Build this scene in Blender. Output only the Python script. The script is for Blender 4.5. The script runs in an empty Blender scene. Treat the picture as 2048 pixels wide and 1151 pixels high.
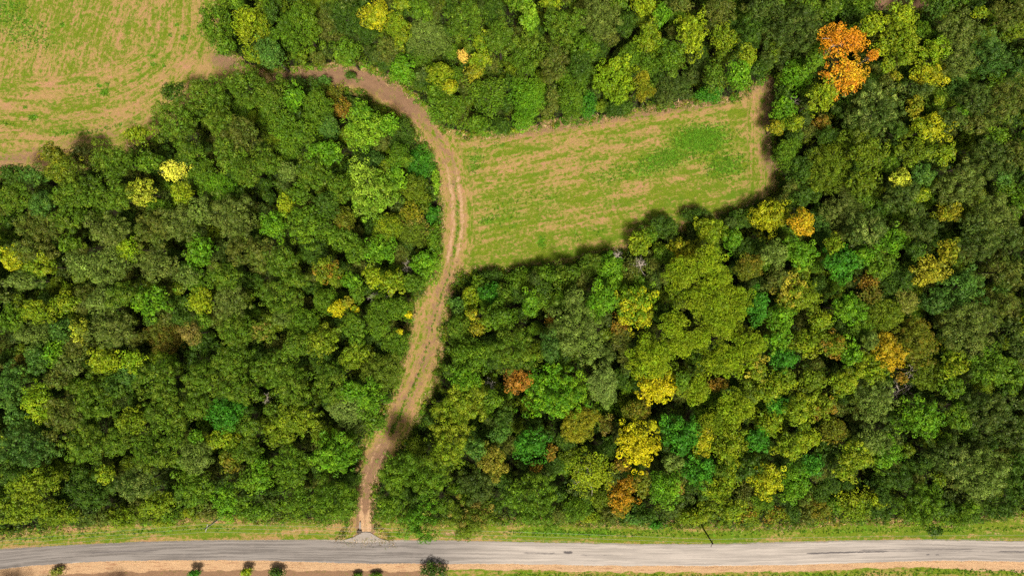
# Aerial view straight down on an autumn wood with two mown fields, a dirt track and a country road.
import bpy, math
import numpy as np
from mathutils import Vector, Matrix

scene = bpy.context.scene
R = math.radians
rng = np.random.default_rng(7)

# ------------------------------------------------------------------ camera
H = 160.0                       # drone height above the ground, metres
S = 240.0 / 2048.0              # metres on the ground per photo pixel
cam_data = bpy.data.cameras.new("camera")
cam_data.lens = 24.0
cam_data.sensor_width = 36.0
cam_data.clip_start = 1.0
cam_data.clip_end = 3000.0
cam = bpy.data.objects.new("camera", cam_data)
cam.location = (0, 0, H)
cam.rotation_euler = (0, 0, 0)
scene.collection.objects.link(cam)
scene.camera = cam

# ------------------------------------------------------------------ light
SUN_EL, SUN_AZ = 66.0, 166.0    # azimuth clockwise from photo-up: sun stands low-right of the picture
world = bpy.data.worlds.new("World")
scene.world = world
world.use_nodes = True
wn = world.node_tree
bg = wn.nodes["Background"]
sky = wn.nodes.new("ShaderNodeTexSky")
sky.sky_type = 'NISHITA'
sky.sun_disc = False
sky.sun_elevation = R(SUN_EL)
sky.sun_rotation = R(SUN_AZ)
sky.air_density = 1.0
sky.dust_density = 5.0
sky.ozone_density = 1.0
tint = wn.nodes.new("ShaderNodeMix"); tint.data_type = 'RGBA'; tint.blend_type = 'MULTIPLY'   # warm tint added to the sky light to keep shade from turning purple
tint.inputs[0].default_value = 1.0; tint.inputs[7].default_value = (1.0, .90, .72, 1)
wn.links.new(sky.outputs[0], tint.inputs[6]); wn.links.new(tint.outputs[2], bg.inputs[0])
bg.inputs[1].default_value = 0.085
sun_data = bpy.data.lights.new("sun", 'SUN')
sun_data.energy = 4.5
sun_data.angle = R(7.0)
sun_data.color = (1.0, 0.93, 0.82)
sun = bpy.data.objects.new("sun", sun_data)
_sd = Vector((math.sin(R(SUN_AZ)) * math.cos(R(SUN_EL)), math.cos(R(SUN_AZ)) * math.cos(R(SUN_EL)), math.sin(R(SUN_EL))))
sun.rotation_euler = _sd.to_track_quat('Z', 'Y').to_euler()
sun.location = (40, -60, 120)
scene.collection.objects.link(sun)
scene.view_settings.view_transform = 'Standard'
scene.view_settings.look = 'None'
scene.view_settings.exposure = 0.55
scene.view_settings.gamma = 1.0
scene.cycles.max_bounces = 5
scene.cycles.diffuse_bounces = 2
scene.cycles.glossy_bounces = 1
scene.cycles.transmission_bounces = 2
scene.cycles.use_denoising = False

# ------------------------------------------------------------------ helpers
def to_world(px, py, z):
    f = S * (H - z) / H
    return (px - 1024.0) * f, (575.5 - py) * f

def tag(o, label=None, cat=None, group=None, kind=None):
    if label: o['label'] = label
    if cat: o['category'] = cat
    if group: o['group'] = group
    if kind: o['kind'] = kind
    return o

def make_mesh(name, verts, faces, mat, parent=None, attrs=None, smooth=False):
    """faces: (n,3) or (n,4) integer array, or list of such arrays; attrs: {name: (domain, array)}"""
    me = bpy.data.meshes.new(name)
    verts = np.asarray(verts, dtype=np.float32)
    blocks = faces if isinstance(faces, list) else [faces]
    blocks = [np.asarray(b, dtype=np.int32) for b in blocks if len(b)]
    n = sum(len(b) for b in blocks)
    loops = np.concatenate([b.ravel() for b in blocks])
    totals = np.concatenate([np.full(len(b), b.shape[1], dtype=np.int32) for b in blocks])
    starts = np.concatenate([[0], np.cumsum(totals)[:-1]]).astype(np.int32)
    me.vertices.add(len(verts)); me.vertices.foreach_set("co", verts.ravel())
    me.loops.add(len(loops)); me.loops.foreach_set("vertex_index", loops)
    me.polygons.add(n)
    me.polygons.foreach_set("loop_start", starts)
    me.polygons.foreach_set("loop_total", totals)
    if smooth:
        me.polygons.foreach_set("use_smooth", np.ones(n, dtype=bool))
    me.update(calc_edges=True)
    for an, (dom, arr) in (attrs or {}).items():
        arr = np.asarray(arr, dtype=np.float32)
        if arr.ndim == 1:
            a = me.attributes.new(an, 'FLOAT', dom); a.data.foreach_set("value", arr)
        else:
            a = me.attributes.new(an, 'FLOAT_VECTOR', dom); a.data.foreach_set("vector", arr.ravel())
    if mat: me.materials.append(mat)
    o = bpy.data.objects.new(name, me)
    scene.collection.objects.link(o)
    if parent: o.parent = parent
    return o

def nrm(v):
    return v / np.maximum(np.linalg.norm(v, axis=-1, keepdims=True), 1e-9)

def tubes(paths, sides=5):
    """paths: list of (points (k,3), radii (k,)). Returns verts, faces of closed tapered tubes."""
    V, F, off = [], [], 0
    for P, rad in paths:
        P = np.asarray(P, float); rad = np.asarray(rad, float); k = len(P)
        d = np.gradient(P, axis=0); d = nrm(d)
        ref = np.where(np.abs(d[:, 2:3]) > .9, np.array([[1., 0, 0]]), np.array([[0, 0, 1.]]))
        u = nrm(np.cross(d, ref)); w = np.cross(d, u)
        a = np.linspace(0, 2 * np.pi, sides, endpoint=False)
        ring = P[:, None] + rad[:, None, None] * (np.cos(a)[None, :, None] * u[:, None] + np.sin(a)[None, :, None] * w[:, None])
        V.append(ring.reshape(-1, 3))
        i = np.arange(k - 1)[:, None] * sides; j = np.arange(sides)[None]
        q = np.stack([i + j, i + (j + 1) % sides, i + sides + (j + 1) % sides, i + sides + j], -1).reshape(-1, 4) + off
        F.append(q)
        off += k * sides
    return np.concatenate(V), np.concatenate(F)

# ------------------------------------------------------------------ node material helpers
class NT:
    def __init__(self, name):
        self.m = bpy.data.materials.new(name); self.m.use_nodes = True
        self.t = self.m.node_tree; self.t.nodes.clear()
    def n(self, kind, **kw):
        nd = self.t.nodes.new(kind)
        for k, v in kw.items(): setattr(nd, k, v)
        return nd
    def link(self, a, b): self.t.links.new(a, b)
    def attr(self, name, out="Fac"):
        nd = self.n("ShaderNodeAttribute"); nd.attribute_name = name
        return nd.outputs[out]
    def val(self, x, socket):
        if isinstance(x, (int, float)): socket.default_value = x
        elif isinstance(x, tuple): socket.default_value = x if len(x) == 4 or socket.type == 'VECTOR' else (*x, 1)
        else: self.link(x, socket)
    def math(self, op, a, b=0.0, c=0.0, clamp=False):
        nd = self.n("ShaderNodeMath", operation=op, use_clamp=clamp)
        self.val(a, nd.inputs[0]); self.val(b, nd.inputs[1]); self.val(c, nd.inputs[2])
        return nd.outputs[0]
    def step(self, x, lo, hi):
        nd = self.n("ShaderNodeMapRange", interpolation_type='SMOOTHSTEP')
        self.val(x, nd.inputs[0]); self.val(lo, nd.inputs[1]); self.val(hi, nd.inputs[2])
        return nd.outputs[0]
    def mix(self, f, a, b):
        nd = self.n("ShaderNodeMix", data_type='RGBA')
        self.val(f, nd.inputs[0]); self.val(a, nd.inputs[6]); self.val(b, nd.inputs[7])
        return nd.outputs[2]
    def scale(self, vec, s):
        nd = self.n("ShaderNodeVectorMath", operation='MULTIPLY'); self.val(vec, nd.inputs[0]); nd.inputs[1].default_value = s
        return nd.outputs[0]
    def noise(self, vec, scale, detail=2.0, rough=.55, dist=0.0):
        nd = self.n("ShaderNodeTexNoise"); self.link(vec, nd.inputs["Vector"])
        nd.inputs["Scale"].default_value = scale; nd.inputs["Detail"].default_value = detail
        nd.inputs["Roughness"].default_value = rough; nd.inputs["Distortion"].default_value = dist
        return nd.outputs["Fac"]
    def pos(self):
        return self.n("ShaderNodeNewGeometry").outputs["Position"]
    def finish(self, col, rough=.9, spec=.2, bump=None, bstr=.5, bdist=.1):
        b = self.n("ShaderNodeBsdfPrincipled")
        self.val(col, b.inputs["Base Color"]); self.val(rough, b.inputs["Roughness"]); self.val(spec, b.inputs["Specular IOR Level"])
        if bump is not None:
            bp = self.n("ShaderNodeBump"); self.link(bump, bp.inputs["Height"])
            bp.inputs["Strength"].default_value = bstr; bp.inputs["Distance"].default_value = bdist
            self.link(bp.outputs[0], b.inputs["Normal"])
        o = self.n("ShaderNodeOutputMaterial"); self.link(b.outputs[0], o.inputs[0])
        return self.m

# foliage: per-leaf colour with a little light passing through the blades
def leaf_material():
    k = NT("leaves")
    base = k.attr("leaf_colour", "Color")
    b = k.n("ShaderNodeBsdfPrincipled"); k.link(base, b.inputs["Base Color"])
    b.inputs["Roughness"].default_value = .5; b.inputs["Specular IOR Level"].default_value = .14
    tr = k.n("ShaderNodeBsdfTranslucent"); k.link(base, tr.inputs[0])
    mx = k.n("ShaderNodeMixShader"); mx.inputs[0].default_value = .12
    k.link(b.outputs[0], mx.inputs[1]); k.link(tr.outputs[0], mx.inputs[2])
    o = k.n("ShaderNodeOutputMaterial"); k.link(mx.outputs[0], o.inputs[0])
    return k.m
LEAF = leaf_material()

def bark_material(name, a, b):
    k = NT(name); p = k.pos()
    f = k.noise(k.scale(p, (1, 1, .3)), 6, 4)
    return k.finish(k.mix(k.step(f, .3, .7), a, b), .85, .2, f, .6, .05)
BARK = bark_material("dark_bark", (.045, .034, .024), (.10, .08, .06))
PALE = bark_material("pale_bark", (.30, .25, .20), (.46, .41, .36))
WHITE = bark_material("bleached_wood", (.42, .39, .35), (.66, .63, .58))

# turf: grass, straw and soil mixed by masks that live on the mesh, streaked along the mowing direction
def turf_material():
    k = NT("mown_turf_and_soil")
    p = k.pos()
    flow = k.attr("flow", "Vector")                 # x metres across the mown swaths, y metres along them
    cover = k.n("ShaderNodeAttribute"); cover.attribute_name = "cover"
    sep = k.n("ShaderNodeSeparateXYZ"); k.link(cover.outputs["Vector"], sep.inputs[0])
    dry, soil, lush = sep.outputs[0], sep.outputs[1], sep.outputs[2]
    sand = k.attr("sand"); litter = k.attr("litter")
    st1 = k.noise(k.scale(flow, (.75, .07, 1)), 1.0, 3, .6, .6)
    st2 = k.noise(k.scale(flow, (2.2, .55, 1)), 1.0, 5, .74, 1.4)
    fine = k.noise(p, 1.15, 5, .70)
    tiny = k.noise(p, 6.5, 3, .7)
    broad = k.noise(p, .16, 3, .6)
    strand = k.noise(k.scale(flow, (5.5, 1.3, 1)), 1.0, 3, .7, .5)
    # dryness
    v = k.math('ADD', dry, k.math('MULTIPLY', k.math('SUBTRACT', st1, .5), 1.6))
    v = k.math('ADD', v, k.math('MULTIPLY', k.math('SUBTRACT', st2, .5), 1.9))
    v = k.math('ADD', v, k.math('MULTIPLY', k.math('SUBTRACT', fine, .5), 1.9))
    v = k.math('ADD', v, k.math('MULTIPLY', k.math('SUBTRACT', broad, .5), .8))
    v = k.math('ADD', v, k.math('MULTIPLY', k.math('SUBTRACT', tiny, .5), .7))
    v = k.math('SUBTRACT', v, .06)
    fdry = k.step(v, .35, .67)
    green = k.mix(k.step(tiny, .3, .7), (.055, .104, .005), (.145, .182, .010))
    green = k.mix(k.step(broad, .35, .65), green, (.078, .140, .007))
    straw = k.mix(strand, (.165, .098, .036), (.38, .250, .112))
    straw = k.mix(k.math('MULTIPLY', k.step(k.noise(p, .45, 4), .50, .66), .7), straw, (.33, .165, .105))
    olive = k.mix(fine, (.15, .140, .022), (.27, .215, .055))
    c = k.mix(fdry, green, straw)
    band = k.math('MULTIPLY', k.step(v, .25, .5), k.math('SUBTRACT', 1.0, k.step(v, .5, .85)))
    c = k.mix(k.math('MULTIPLY', band, .7), c, olive)
    # lush regrowth
    lv = k.math('ADD', k.math('MULTIPLY', lush, .78), k.math('MULTIPLY', k.math('SUBTRACT', fine, .5), 2.4))
    lv = k.math('ADD', lv, k.math('MULTIPLY', k.math('SUBTRACT', tiny, .5), 1.0))
    lf = k.math('MULTIPLY', k.step(lv, .42, .72), k.step(lush, .02, .2))
    c = k.mix(lf, c, k.mix(tiny, (.040, .150, .005), (.125, .32, .014)))
    # bare brown soil
    sv = k.math('ADD', soil, k.math('MULTIPLY', k.math('SUBTRACT', fine, .5), 1.1))
    sv = k.math('ADD', sv, k.math('MULTIPLY', k.math('SUBTRACT', st2, .5), .8))
    sf = k.math('MULTIPLY', k.step(sv, .40, .75), k.step(soil, .02, .2))
    earth = k.mix(strand, (.12, .066, .036), (.25, .155, .095))
    c = k.mix(sf, c, earth)
    # pale sand
    nv = k.math('ADD', sand, k.math('MULTIPLY', k.math('SUBTRACT', fine, .5), .9))
    nv = k.math('ADD', nv, k.math('MULTIPLY', k.math('SUBTRACT', strand, .5), .5))
    nf = k.math('MULTIPLY', k.step(nv, .38, .62), k.step(sand, .02, .2))
    sandc = k.mix(k.step(tiny, .25, .7), (.25, .145, .078), (.46, .315, .185))
    sandc = k.mix(k.step(k.noise(k.scale(flow, (2.2, .25, 1)), 1, 4, .7), .52, .7), sandc, (.24, .125, .07))
    c = k.mix(nf, c, sandc)
    # leaf litter under the trees
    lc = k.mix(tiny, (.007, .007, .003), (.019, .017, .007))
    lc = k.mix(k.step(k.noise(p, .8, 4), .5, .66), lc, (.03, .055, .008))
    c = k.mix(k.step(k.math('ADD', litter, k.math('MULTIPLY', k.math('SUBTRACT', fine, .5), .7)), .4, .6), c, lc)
    h = k.math('ADD', k.math('MULTIPLY', tiny, .6), k.math('ADD', fine, k.math('MULTIPLY', strand, .5)))
    return k.finish(c, .95, .12, h, .9, .22)
TURF = turf_material()

# ------------------------------------------------------------------ ground zones, traced on the ground in photo pixels
HAY = [(-260, -260), (446, -260), (440, 20), (452, 70), (470, 105), (505, 132), (545, 140), (545, 166), (505, 165), (470, 168), (420, 195), (372, 225), (345, 262), (300, 292), (240, 320), (150, 345), (70, 358), (-60, 372), (-260, 380)]
CLEAR = [(850, 250), (950, 266), (1010, 262), (1080, 246), (1160, 236), (1240, 222), (1330, 208), (1420, 196), (1480, 186), (1520, 160), (1538, 146), (1552, 152), (1550, 190), (1552, 240), (1556, 310), (1566, 366), (1530, 400), (1470, 425), (1400, 450), (1330, 475), (1260, 500), (1180, 522), (1100, 538), (1000, 548), (925, 552), (890, 520), (895, 450), (890, 380), (880, 320)]
TRACK = [(530, 138), (600, 134), (680, 122), (738, 128), (790, 158), (845, 198), (878, 238), (912, 288), (934, 345), (944, 410), (942, 470), (932, 520), (918, 560), (906, 590), (900, 630), (892, 680), (884, 730), (880, 775), (852, 812), (838, 850), (815, 890), (798, 915), (775, 940), (757, 975), (752, 1010), (758, 1040), (770, 1062), (790, 1076), (790, 1092), (670, 1092), (672, 1070), (690, 1050), (700, 1020), (706, 985), (712, 950), (716, 900), (730, 870), (755, 830), (780, 795), (796, 750), (798, 700), (808, 650), (820, 600), (845, 570), (866, 540), (872, 480), (876, 400), (866, 345), (846, 300), (818, 262), (770, 222), (710, 190), (650, 178), (590, 178), (530, 172)]
ROAD_T = [(-400, 1150), (-100, 1112), (0, 1097), (100, 1090.5), (200, 1086), (300, 1081.5), (400, 1079.5), (512, 1078.5), (690, 1078), (800, 1079), (900, 1080), (1024, 1082), (1200, 1085.5), (1300, 1086.5), (1450, 1086.5), (1600, 1082), (1700, 1080), (1850, 1078), (2048, 1081), (2200, 1086), (2500, 1100)]
ROAD_B = [(-400, 1196), (-100, 1152), (0, 1137.5), (100, 1127.5), (200, 1122), (300, 1120.5), (400, 1119.5), (512, 1120.5), (690, 1126), (800, 1127), (900, 1127), (1024, 1127), (1200, 1130.5), (1300, 1131), (1450, 1131), (1600, 1129), (1700, 1126), (1850, 1120.5), (2048, 1122.5), (2200, 1128), (2500, 1142)]
CENTRE = [(420, 150), (480, 152), (560, 155), (620, 148), (680, 148), (735, 160), (785, 185), (830, 218), (862, 252), (888, 292), (905, 345), (914, 400), (916, 450), (908, 500), (898, 550), (883, 590), (868, 640), (853, 700), (836, 750), (812, 800), (795, 840), (772, 880), (752, 920), (738, 960), (731, 1000), (730, 1040), (730, 1085)]

def px(poly): return np.array(poly, float)
def inside(P, poly):
    poly = px(poly); x, y = P[:, 0], P[:, 1]; r = np.zeros(len(P), bool)
    for (x0, y0), (x1, y1) in zip(poly, np.roll(poly, -1, 0)):
        if y0 == y1: continue
        c = ((y0 > y) != (y1 > y)) & (x < (x1 - x0) * (y - y0) / (y1 - y0) + x0)
        r ^= c
    return r
def near_line(P, line, closed=False):
    """distance, signed side and arc length of the nearest point on a polyline"""
    line = px(line)
    if closed: line = np.vstack([line, line[:1]])
    best = np.full(len(P), 1e9); sgn = np.zeros(len(P)); arc = np.zeros(len(P)); L = 0
    for a, b in zip(line[:-1], line[1:]):
        d = b - a; ll = np.hypot(*d)
        if ll < 1e-6: continue
        t = np.clip(((P - a) @ d) / ll ** 2, 0, 1)
        q = P - (a + t[:, None] * d)
        dd = np.hypot(q[:, 0], q[:, 1]); m = dd < best
        best[m] = dd[m]; arc[m] = (L + t * ll)[m]
        sgn[m] = np.sign(d[0] * q[:, 1] - d[1] * q[:, 0])[m]
        L += ll
    return best, sgn, arc
def sd(P, poly):
    d = near_line(P, poly, True)[0]
    return np.where(inside(P, poly), d, -d)
def sm(x, a, b):
    t = np.clip((x - a) / (b - a), 0, 1); return t * t * (3 - 2 * t)
def blob(P, cx, cy, rx, ry, rot=0):
    c, s = math.cos(R(rot)), math.sin(R(rot)); dx, dy = P[:, 0] - cx, P[:, 1] - cy
    u, v = (c * dx + s * dy) / rx, (-s * dx + c * dy) / ry
    return np.exp(-(u * u + v * v))
_lat = rng.random((128, 128))
def vnoise(x, y):
    xi, yi = np.floor(x).astype(int), np.floor(y).astype(int); fx, fy = x - xi, y - yi
    fx, fy = fx * fx * (3 - 2 * fx), fy * fy * (3 - 2 * fy)
    g = lambda i, j: _lat[i % 128, j % 128]
    return (g(xi, yi) * (1 - fx) + g(xi + 1, yi) * fx) * (1 - fy) + (g(xi, yi + 1) * (1 - fx) + g(xi + 1, yi + 1) * fx) * fy
def fbm(x, y, o=4):
    r, a = 0, .5
    for i in range(o):
        r = r + a * vnoise(x * 2 ** i + 13 * i, y * 2 ** i + 7 * i); a *= .5
    return r / (1 - .5 ** o)

# ------------------------------------------------------------------ ground sheets cut from one fine grid
CELL = 0.32
gx = np.arange(-150, 150 + 1e-6, CELL); gy = np.arange(-96, 92 + 1e-6, CELL)
NX, NY = len(gx), len(gy)
GX, GY = np.meshgrid(gx, gy)
P = np.stack([GX.ravel() / S + 1024, 575.5 - GY.ravel() / S], 1)
road_t = np.interp(P[:, 0], *px(ROAD_T).T); road_b = np.interp(P[:, 0], *px(ROAD_B).T)
warp = np.stack([fbm(P[:, 0] / 14, P[:, 1] / 14) - .5, fbm(P[:, 0] / 14 + 50, P[:, 1] / 14) - .5], 1) * 16
Pw = P + warp
s_hay, s_clear, s_track = sd(Pw, HAY), sd(Pw, CLEAR), sd(Pw, TRACK)
VERGE_T = [(-400, 1085), (0, 1062), (100, 1052), (200, 1040), (330, 1036), (420, 1028), (520, 1034), (700, 1030), (760, 1030), (900, 1038), (1100, 1036), (1200, 1040), (1320, 1042), (1420, 1044), (1600, 1044), (1700, 1034), (1800, 1036), (1900, 1040), (2048, 1020), (2500, 1010)]
verge_t = np.interp(Pw[:, 0], *px(VERGE_T).T)
cd, cs, ca = near_line(P, CENTRE)
cross = cd * cs                                            # signed distance from the track's middle, px
X, Y = P[:, 0], P[:, 1]
n = len(P)
dry = np.full(n, .5); soil = np.zeros(n); lush = np.zeros(n); sand = np.zeros(n); litter = np.ones(n)
fa, fl = GX.ravel().copy(), GY.ravel().copy()
# hay field: swaths run down the picture, then curl round the rounded lower right corner
BEND = [(-300, 300), (0, 292), (120, 290), (230, 268), (310, 232), (372, 190), (410, 140), (428, 70), (432, -60), (430, -300)]
bd, bs, ba = near_line(P, BEND)
w_in = sm(bd, 105, 165) * sm(200 - Y, -30, 60)
acr = np.where(w_in > .5, (X + .28 * Y) * S * .96 + 200, bd * S)
alo = np.where(w_in > .5, Y * S, ba * S)
h = s_hay > -6
fa[h], fl[h] = acr[h], alo[h]
dry[h] = (.56 + .16 * sm(X, 300, 420) * sm(Y, 60, 160) + .12 * sm(Y, 250, 330) - .10 * sm(150 - Y, 0, 150) * sm(260 - X, 0, 200))[h]
soil[h] = (.78 * blob(P, 455, 122, 58, 34, 15) + .62 * blob(P, 30, 318, 120, 26, -8) + .5 * blob(P, 200, 272, 90, 14, -10))[h]
lush[h] = (.52 * blob(P, 130, 266, 60, 8, -2) + .45 * blob(P, 240, 250, 60, 7, -14) + .5 * blob(P, 5, 245, 30, 7, 10)
           + .50 * blob(P, 5, 15, 60, 50) + .4 * blob(P, 70, 80, 70, 50))[h]
for cx, cy, r in [(209, 184, 11), (199, 172, 6), (215, 168, 5), (305, 112, 5), (296, 111, 4), (328, 131, 5), (277, 141, 5), (124, 50, 6), (50, 43, 7), (38, 37, 5), (45, 55, 5), (368, 75, 8), (340, 70, 5), (22, 10, 6), (65, 235, 10), (50, 214, 5), (305, 128, 7), (353, 50, 5)]:
    lush[h] = np.maximum(lush[h], (1.0 * blob(P, cx, cy, r, r * .8))[h])
# clearing: swaths climb gently to the right, worn headland along the right and upper edges
c = s_clear > -6
d_cl = (Y - 400) * math.cos(R(11)) + (X - 1240) * math.sin(R(11)); l_cl = (X - 1240) * math.cos(R(11)) - (Y - 400) * math.sin(R(11))
w_r = sm(X, 1478, 1512)
fa[c] = np.where(w_r > .5, X * S + 300, d_cl * S)[c]; fl[c] = np.where(w_r > .5, Y * S, l_cl * S)[c]
edge_up = sm(36 - (Y - np.interp(X, [900, 1060, 1240, 1440, 1520], [275, 262, 232, 200, 170])), 0, 36)
dry[c] = (.45 + .22 * edge_up + .16 * sm(X, 1480, 1520) - .10 * sm(Y - (548 - (X - 925) * .28), -60, 10) + .08 * sm(340 - Y, -80, 80) * sm(1280 - X, 0, 150))[c]
soil[c] = np.maximum.reduce([.62 * sm(X, 1486, 1540) * sm(420 - Y, 30, 90), .62 * edge_up * sm(X, 930, 1010), .42 * blob(P, 1100, 330, 70, 16, -10), .40 * blob(P, 1250, 410, 60, 25, -11), .4 * blob(P, 1180, 455, 70, 14, -11), .38 * blob(P, 1080, 420, 90, 12, -11)])[c]
lush[c] = np.maximum.reduce([1.0 * blob(P, 1400, 280, 70, 36, -8), .80 * blob(P, 1330, 318, 88, 28, -20), .74 * blob(P, 1450, 330, 54, 34), .58 * blob(P, 950, 322, 24, 36, 10), .48 * blob(P, 1240, 345, 80, 28, -12), .36 * blob(P, 1060, 400, 110, 40, -10), .34 * blob(P, 1170, 470, 90, 24, -14),
                             .9 * blob(P, 1083, 484, 10, 16), .42 * blob(P, 1010, 430, 60, 50), .75 * blob(P, 975, 440, 22, 10, -20), .5 * blob(P, 1000, 290, 26, 10)])[c]
# dirt track: two ruts, a grassy crown and worn shoulders
t = s_track > -6
up = sm(520 - ca, 0, 120)                                  # upper stretch is one broad worn strip
gap = 8.6
rut = np.exp(-((np.abs(cross) - gap) / 4.8) ** 2)
worn = np.exp(-(cross / 24) ** 4)
fa[t], fl[t] = (cross * S)[t], (ca * S)[t]
wt = sm(s_track, -4, 16)[t]
wt = np.where((c | h)[t], wt, 1)
def lay(arr, new): arr[t] = arr[t] * (1 - wt) + new[t] * wt
lay(dry, .60 + .20 * worn - .16 * np.exp(-(cross / 3.0) ** 2) * (1 - up) - .14 * sm(np.abs(cross), 26, 44))
lay(soil, np.maximum(.52 * worn, .55 * rut) + .25 * worn * sm(Y, 870, 910) + .26 * up * worn * sm(330 - Y, 0, 120))
lay(sand, (.30 * sm(Y, 180, 330) + .20 * sm(Y, 860, 900)) * rut + .50 * sm(Y, 1010, 1040) * np.exp(-(cross / 14) ** 2) + .26 * worn * sm(Y, 300, 360) * sm(560 - Y, 0, 60))
lay(lush, .34 * sm(np.abs(cross), 26, 40) * sm(Y, 540, 600) + .50 * np.exp(-(cross / 3.4) ** 2) * sm(Y, 330, 380) * sm(890 - Y, 0, 40) + .65 * blob(P, 713, 160, 14, 6) + .35 * blob(P, 800, 880, 14, 40, 25) + .4 * blob(P, 790, 850, 9, 26, 25))
# verge between the wood and the road, shoulder below the road
v = (Pw[:, 1] > verge_t) & (P[:, 1] < road_b + 4)
v &= ~(t & (s_track > 0))
dry[v] = (.36 + .40 * sm(12 - (P[:, 1] - verge_t), -4, 12) + .20 * np.exp(-((P[:, 1] - road_t) / 5) ** 2) + .20 * blob(P, 610, 1050, 90, 12) - .12 * sm(X, 950, 1100))[v]
soil[v] = (.50 * blob(P, 620, 1045, 100, 12) + .55 * blob(P, 900, 1065, 40, 12) + .4 * np.exp(-((P[:, 1] - road_t) / 3) ** 2) + .52 * blob(P, 1755, 1043, 50, 8) + .35 * blob(P, 230, 1045, 40, 8) + .5 * blob(P, 1330, 1050, 50, 9))[v]
fa[v], fl[v] = GY.ravel()[v], GX.ravel()[v]
lush[v] = (.40 * np.exp(-((P[:, 1] - (road_t * .55 + verge_t * .45 - 0)) / 10) ** 2) * (sm(X, 940, 1050) + sm(560 - X, 0, 120)) + .3 * blob(P, 1130, 1066, 120, 8))[v]
sand[v] = (.5 * blob(P, 1510, 1078, 40, 5) + .5 * blob(P, 755, 1045, 16, 7) + .62 * blob(P, 585, 1061, 7, 4) + .6 * blob(P, 900, 1065, 14, 4) + .45 * blob(P, 1990, 1065, 50, 7))[v]
sh = P[:, 1] > road_b - 6
dd = P[:, 1] - road_b
sand_w = np.interp(X, [0, 300, 520, 700, 860, 960, 1200, 1500, 1750, 1900, 2048], [24, 24, 20, 17, 16, 13, 14, 14, 12, 18, 24])
sand[sh] = (1.0 * sm(sand_w - dd + 8 * (fbm(X / 20, Y / 20) - .5), -2, 5))[sh]
soil[sh] = (.8 * sm(X, 0, 1) * sm(900 - X, -60, 60) + .75 * sm(dd, 26, 34))[sh]
lush[sh] = (.40 * sm(X, 930, 1010) * sm(dd, 12, 18) * sm(34 - dd, 0, 8) + .3 * np.exp(-((dd - 7) / 2.0) ** 2) * sm(X, 900, 960) * sm(1300 - X, 0, 260))[sh]
dry[sh] = .42; fa[sh], fl[sh] = GY.ravel()[sh], GX.ravel()[sh]
litter[sh] = (sm(dd, 44, 60))[sh]
for m in (h, c, t, v):
    litter[m] = 0
dry[v] += .55 * (fbm(X / 60, Y / 22, 3) - .5)[v]; dry[c | h] += .40 * (fbm(X / 46 + 9, Y / 26, 3) - .5)[c | h]; soil[t] += .3 * (fbm(X / 14, Y / 14, 3) - .5)[t]
edge = np.maximum.reduce([s_hay, s_clear, s_track])
edge = np.where(v, 9, edge)
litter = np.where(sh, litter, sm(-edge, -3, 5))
soil = np.maximum(soil, np.where((X > 1745) & (X < 1860) & (Y < 22), .85, 0)); litter = np.where((X > 1740) & (X < 1860) & (Y < 20), 0, litter)

zone = np.zeros(n, int)
zone[sh] = 5; zone[v] = 4; zone[c & (s_clear > 0)] = 2; zone[t & (s_track > 0)] = 3; zone[h & (s_hay > 0)] = 1
GZ = (fbm(P[:, 0] / 60, P[:, 1] / 60) - .5) * .5 + (fbm(P[:, 0] / 6, P[:, 1] / 6) - .5) * .14 - .12
GZ = np.where((P[:, 1] > road_t - 4) & (P[:, 1] < road_b + 4), -.12, GZ)
GZ -= np.where(zone == 3, .12 * rut, 0)
V3 = np.stack([GX.ravel(), GY.ravel(), GZ], 1)
ii, jj = np.meshgrid(np.arange(NX - 1), np.arange(NY - 1))
q0 = (jj * NX + ii).ravel()
quads = np.stack([q0, q0 + 1, q0 + NX + 1, q0 + NX], 1)
qz = zone[q0]
FLOW = np.stack([fa, fl, np.zeros(n)], 1); COVER = np.stack([dry, soil, lush], 1)
def sheet(name, z, extra=False):
    Q = quads[qz == z]
    used, inv = np.unique(Q, return_inverse=True)
    vs, Q = V3[used], inv.reshape(-1, 4)
    at = {"flow": FLOW[used], "cover": COVER[used], "sand": sand[used], "litter": litter[used]}
    if extra:                                               # the far ground, out to where the land would meet the sky
        x0, x1, y0, y1, B = gx[0], gx[-1], gy[0], gy[-1], 1500.0
        ring = np.array([(-B, -B), (B, -B), (B, B), (-B, B), (x0, y0), (x1, y0), (x1, y1), (x0, y1)])
        ring = np.column_stack([ring, np.full(8, -.2)]); b = len(vs)
        vs = np.vstack([vs, ring]); Q = np.vstack([Q, np.array([(0, 1, 5, 4), (1, 2, 6, 5), (2, 3, 7, 6), (3, 0, 4, 7)]) + b])
        at = {"flow": np.vstack([at["flow"], ring]), "cover": np.vstack([at["cover"], np.tile([.5, 0, 0], (8, 1))]),
              "sand": np.append(at["sand"], np.zeros(8)), "litter": np.append(at["litter"], np.zeros(8))}
    o = make_mesh(name, vs, Q, TURF, attrs={k_: ('POINT', a) for k_, a in at.items()}, smooth=True)
    return tag(o, kind='structure')
sheet("ground", 0, True)
sheet("hay_field", 1); sheet("clearing", 2); sheet("dirt_track", 3); sheet("grass_verge", 4); sheet("sandy_shoulder", 5)

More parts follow.
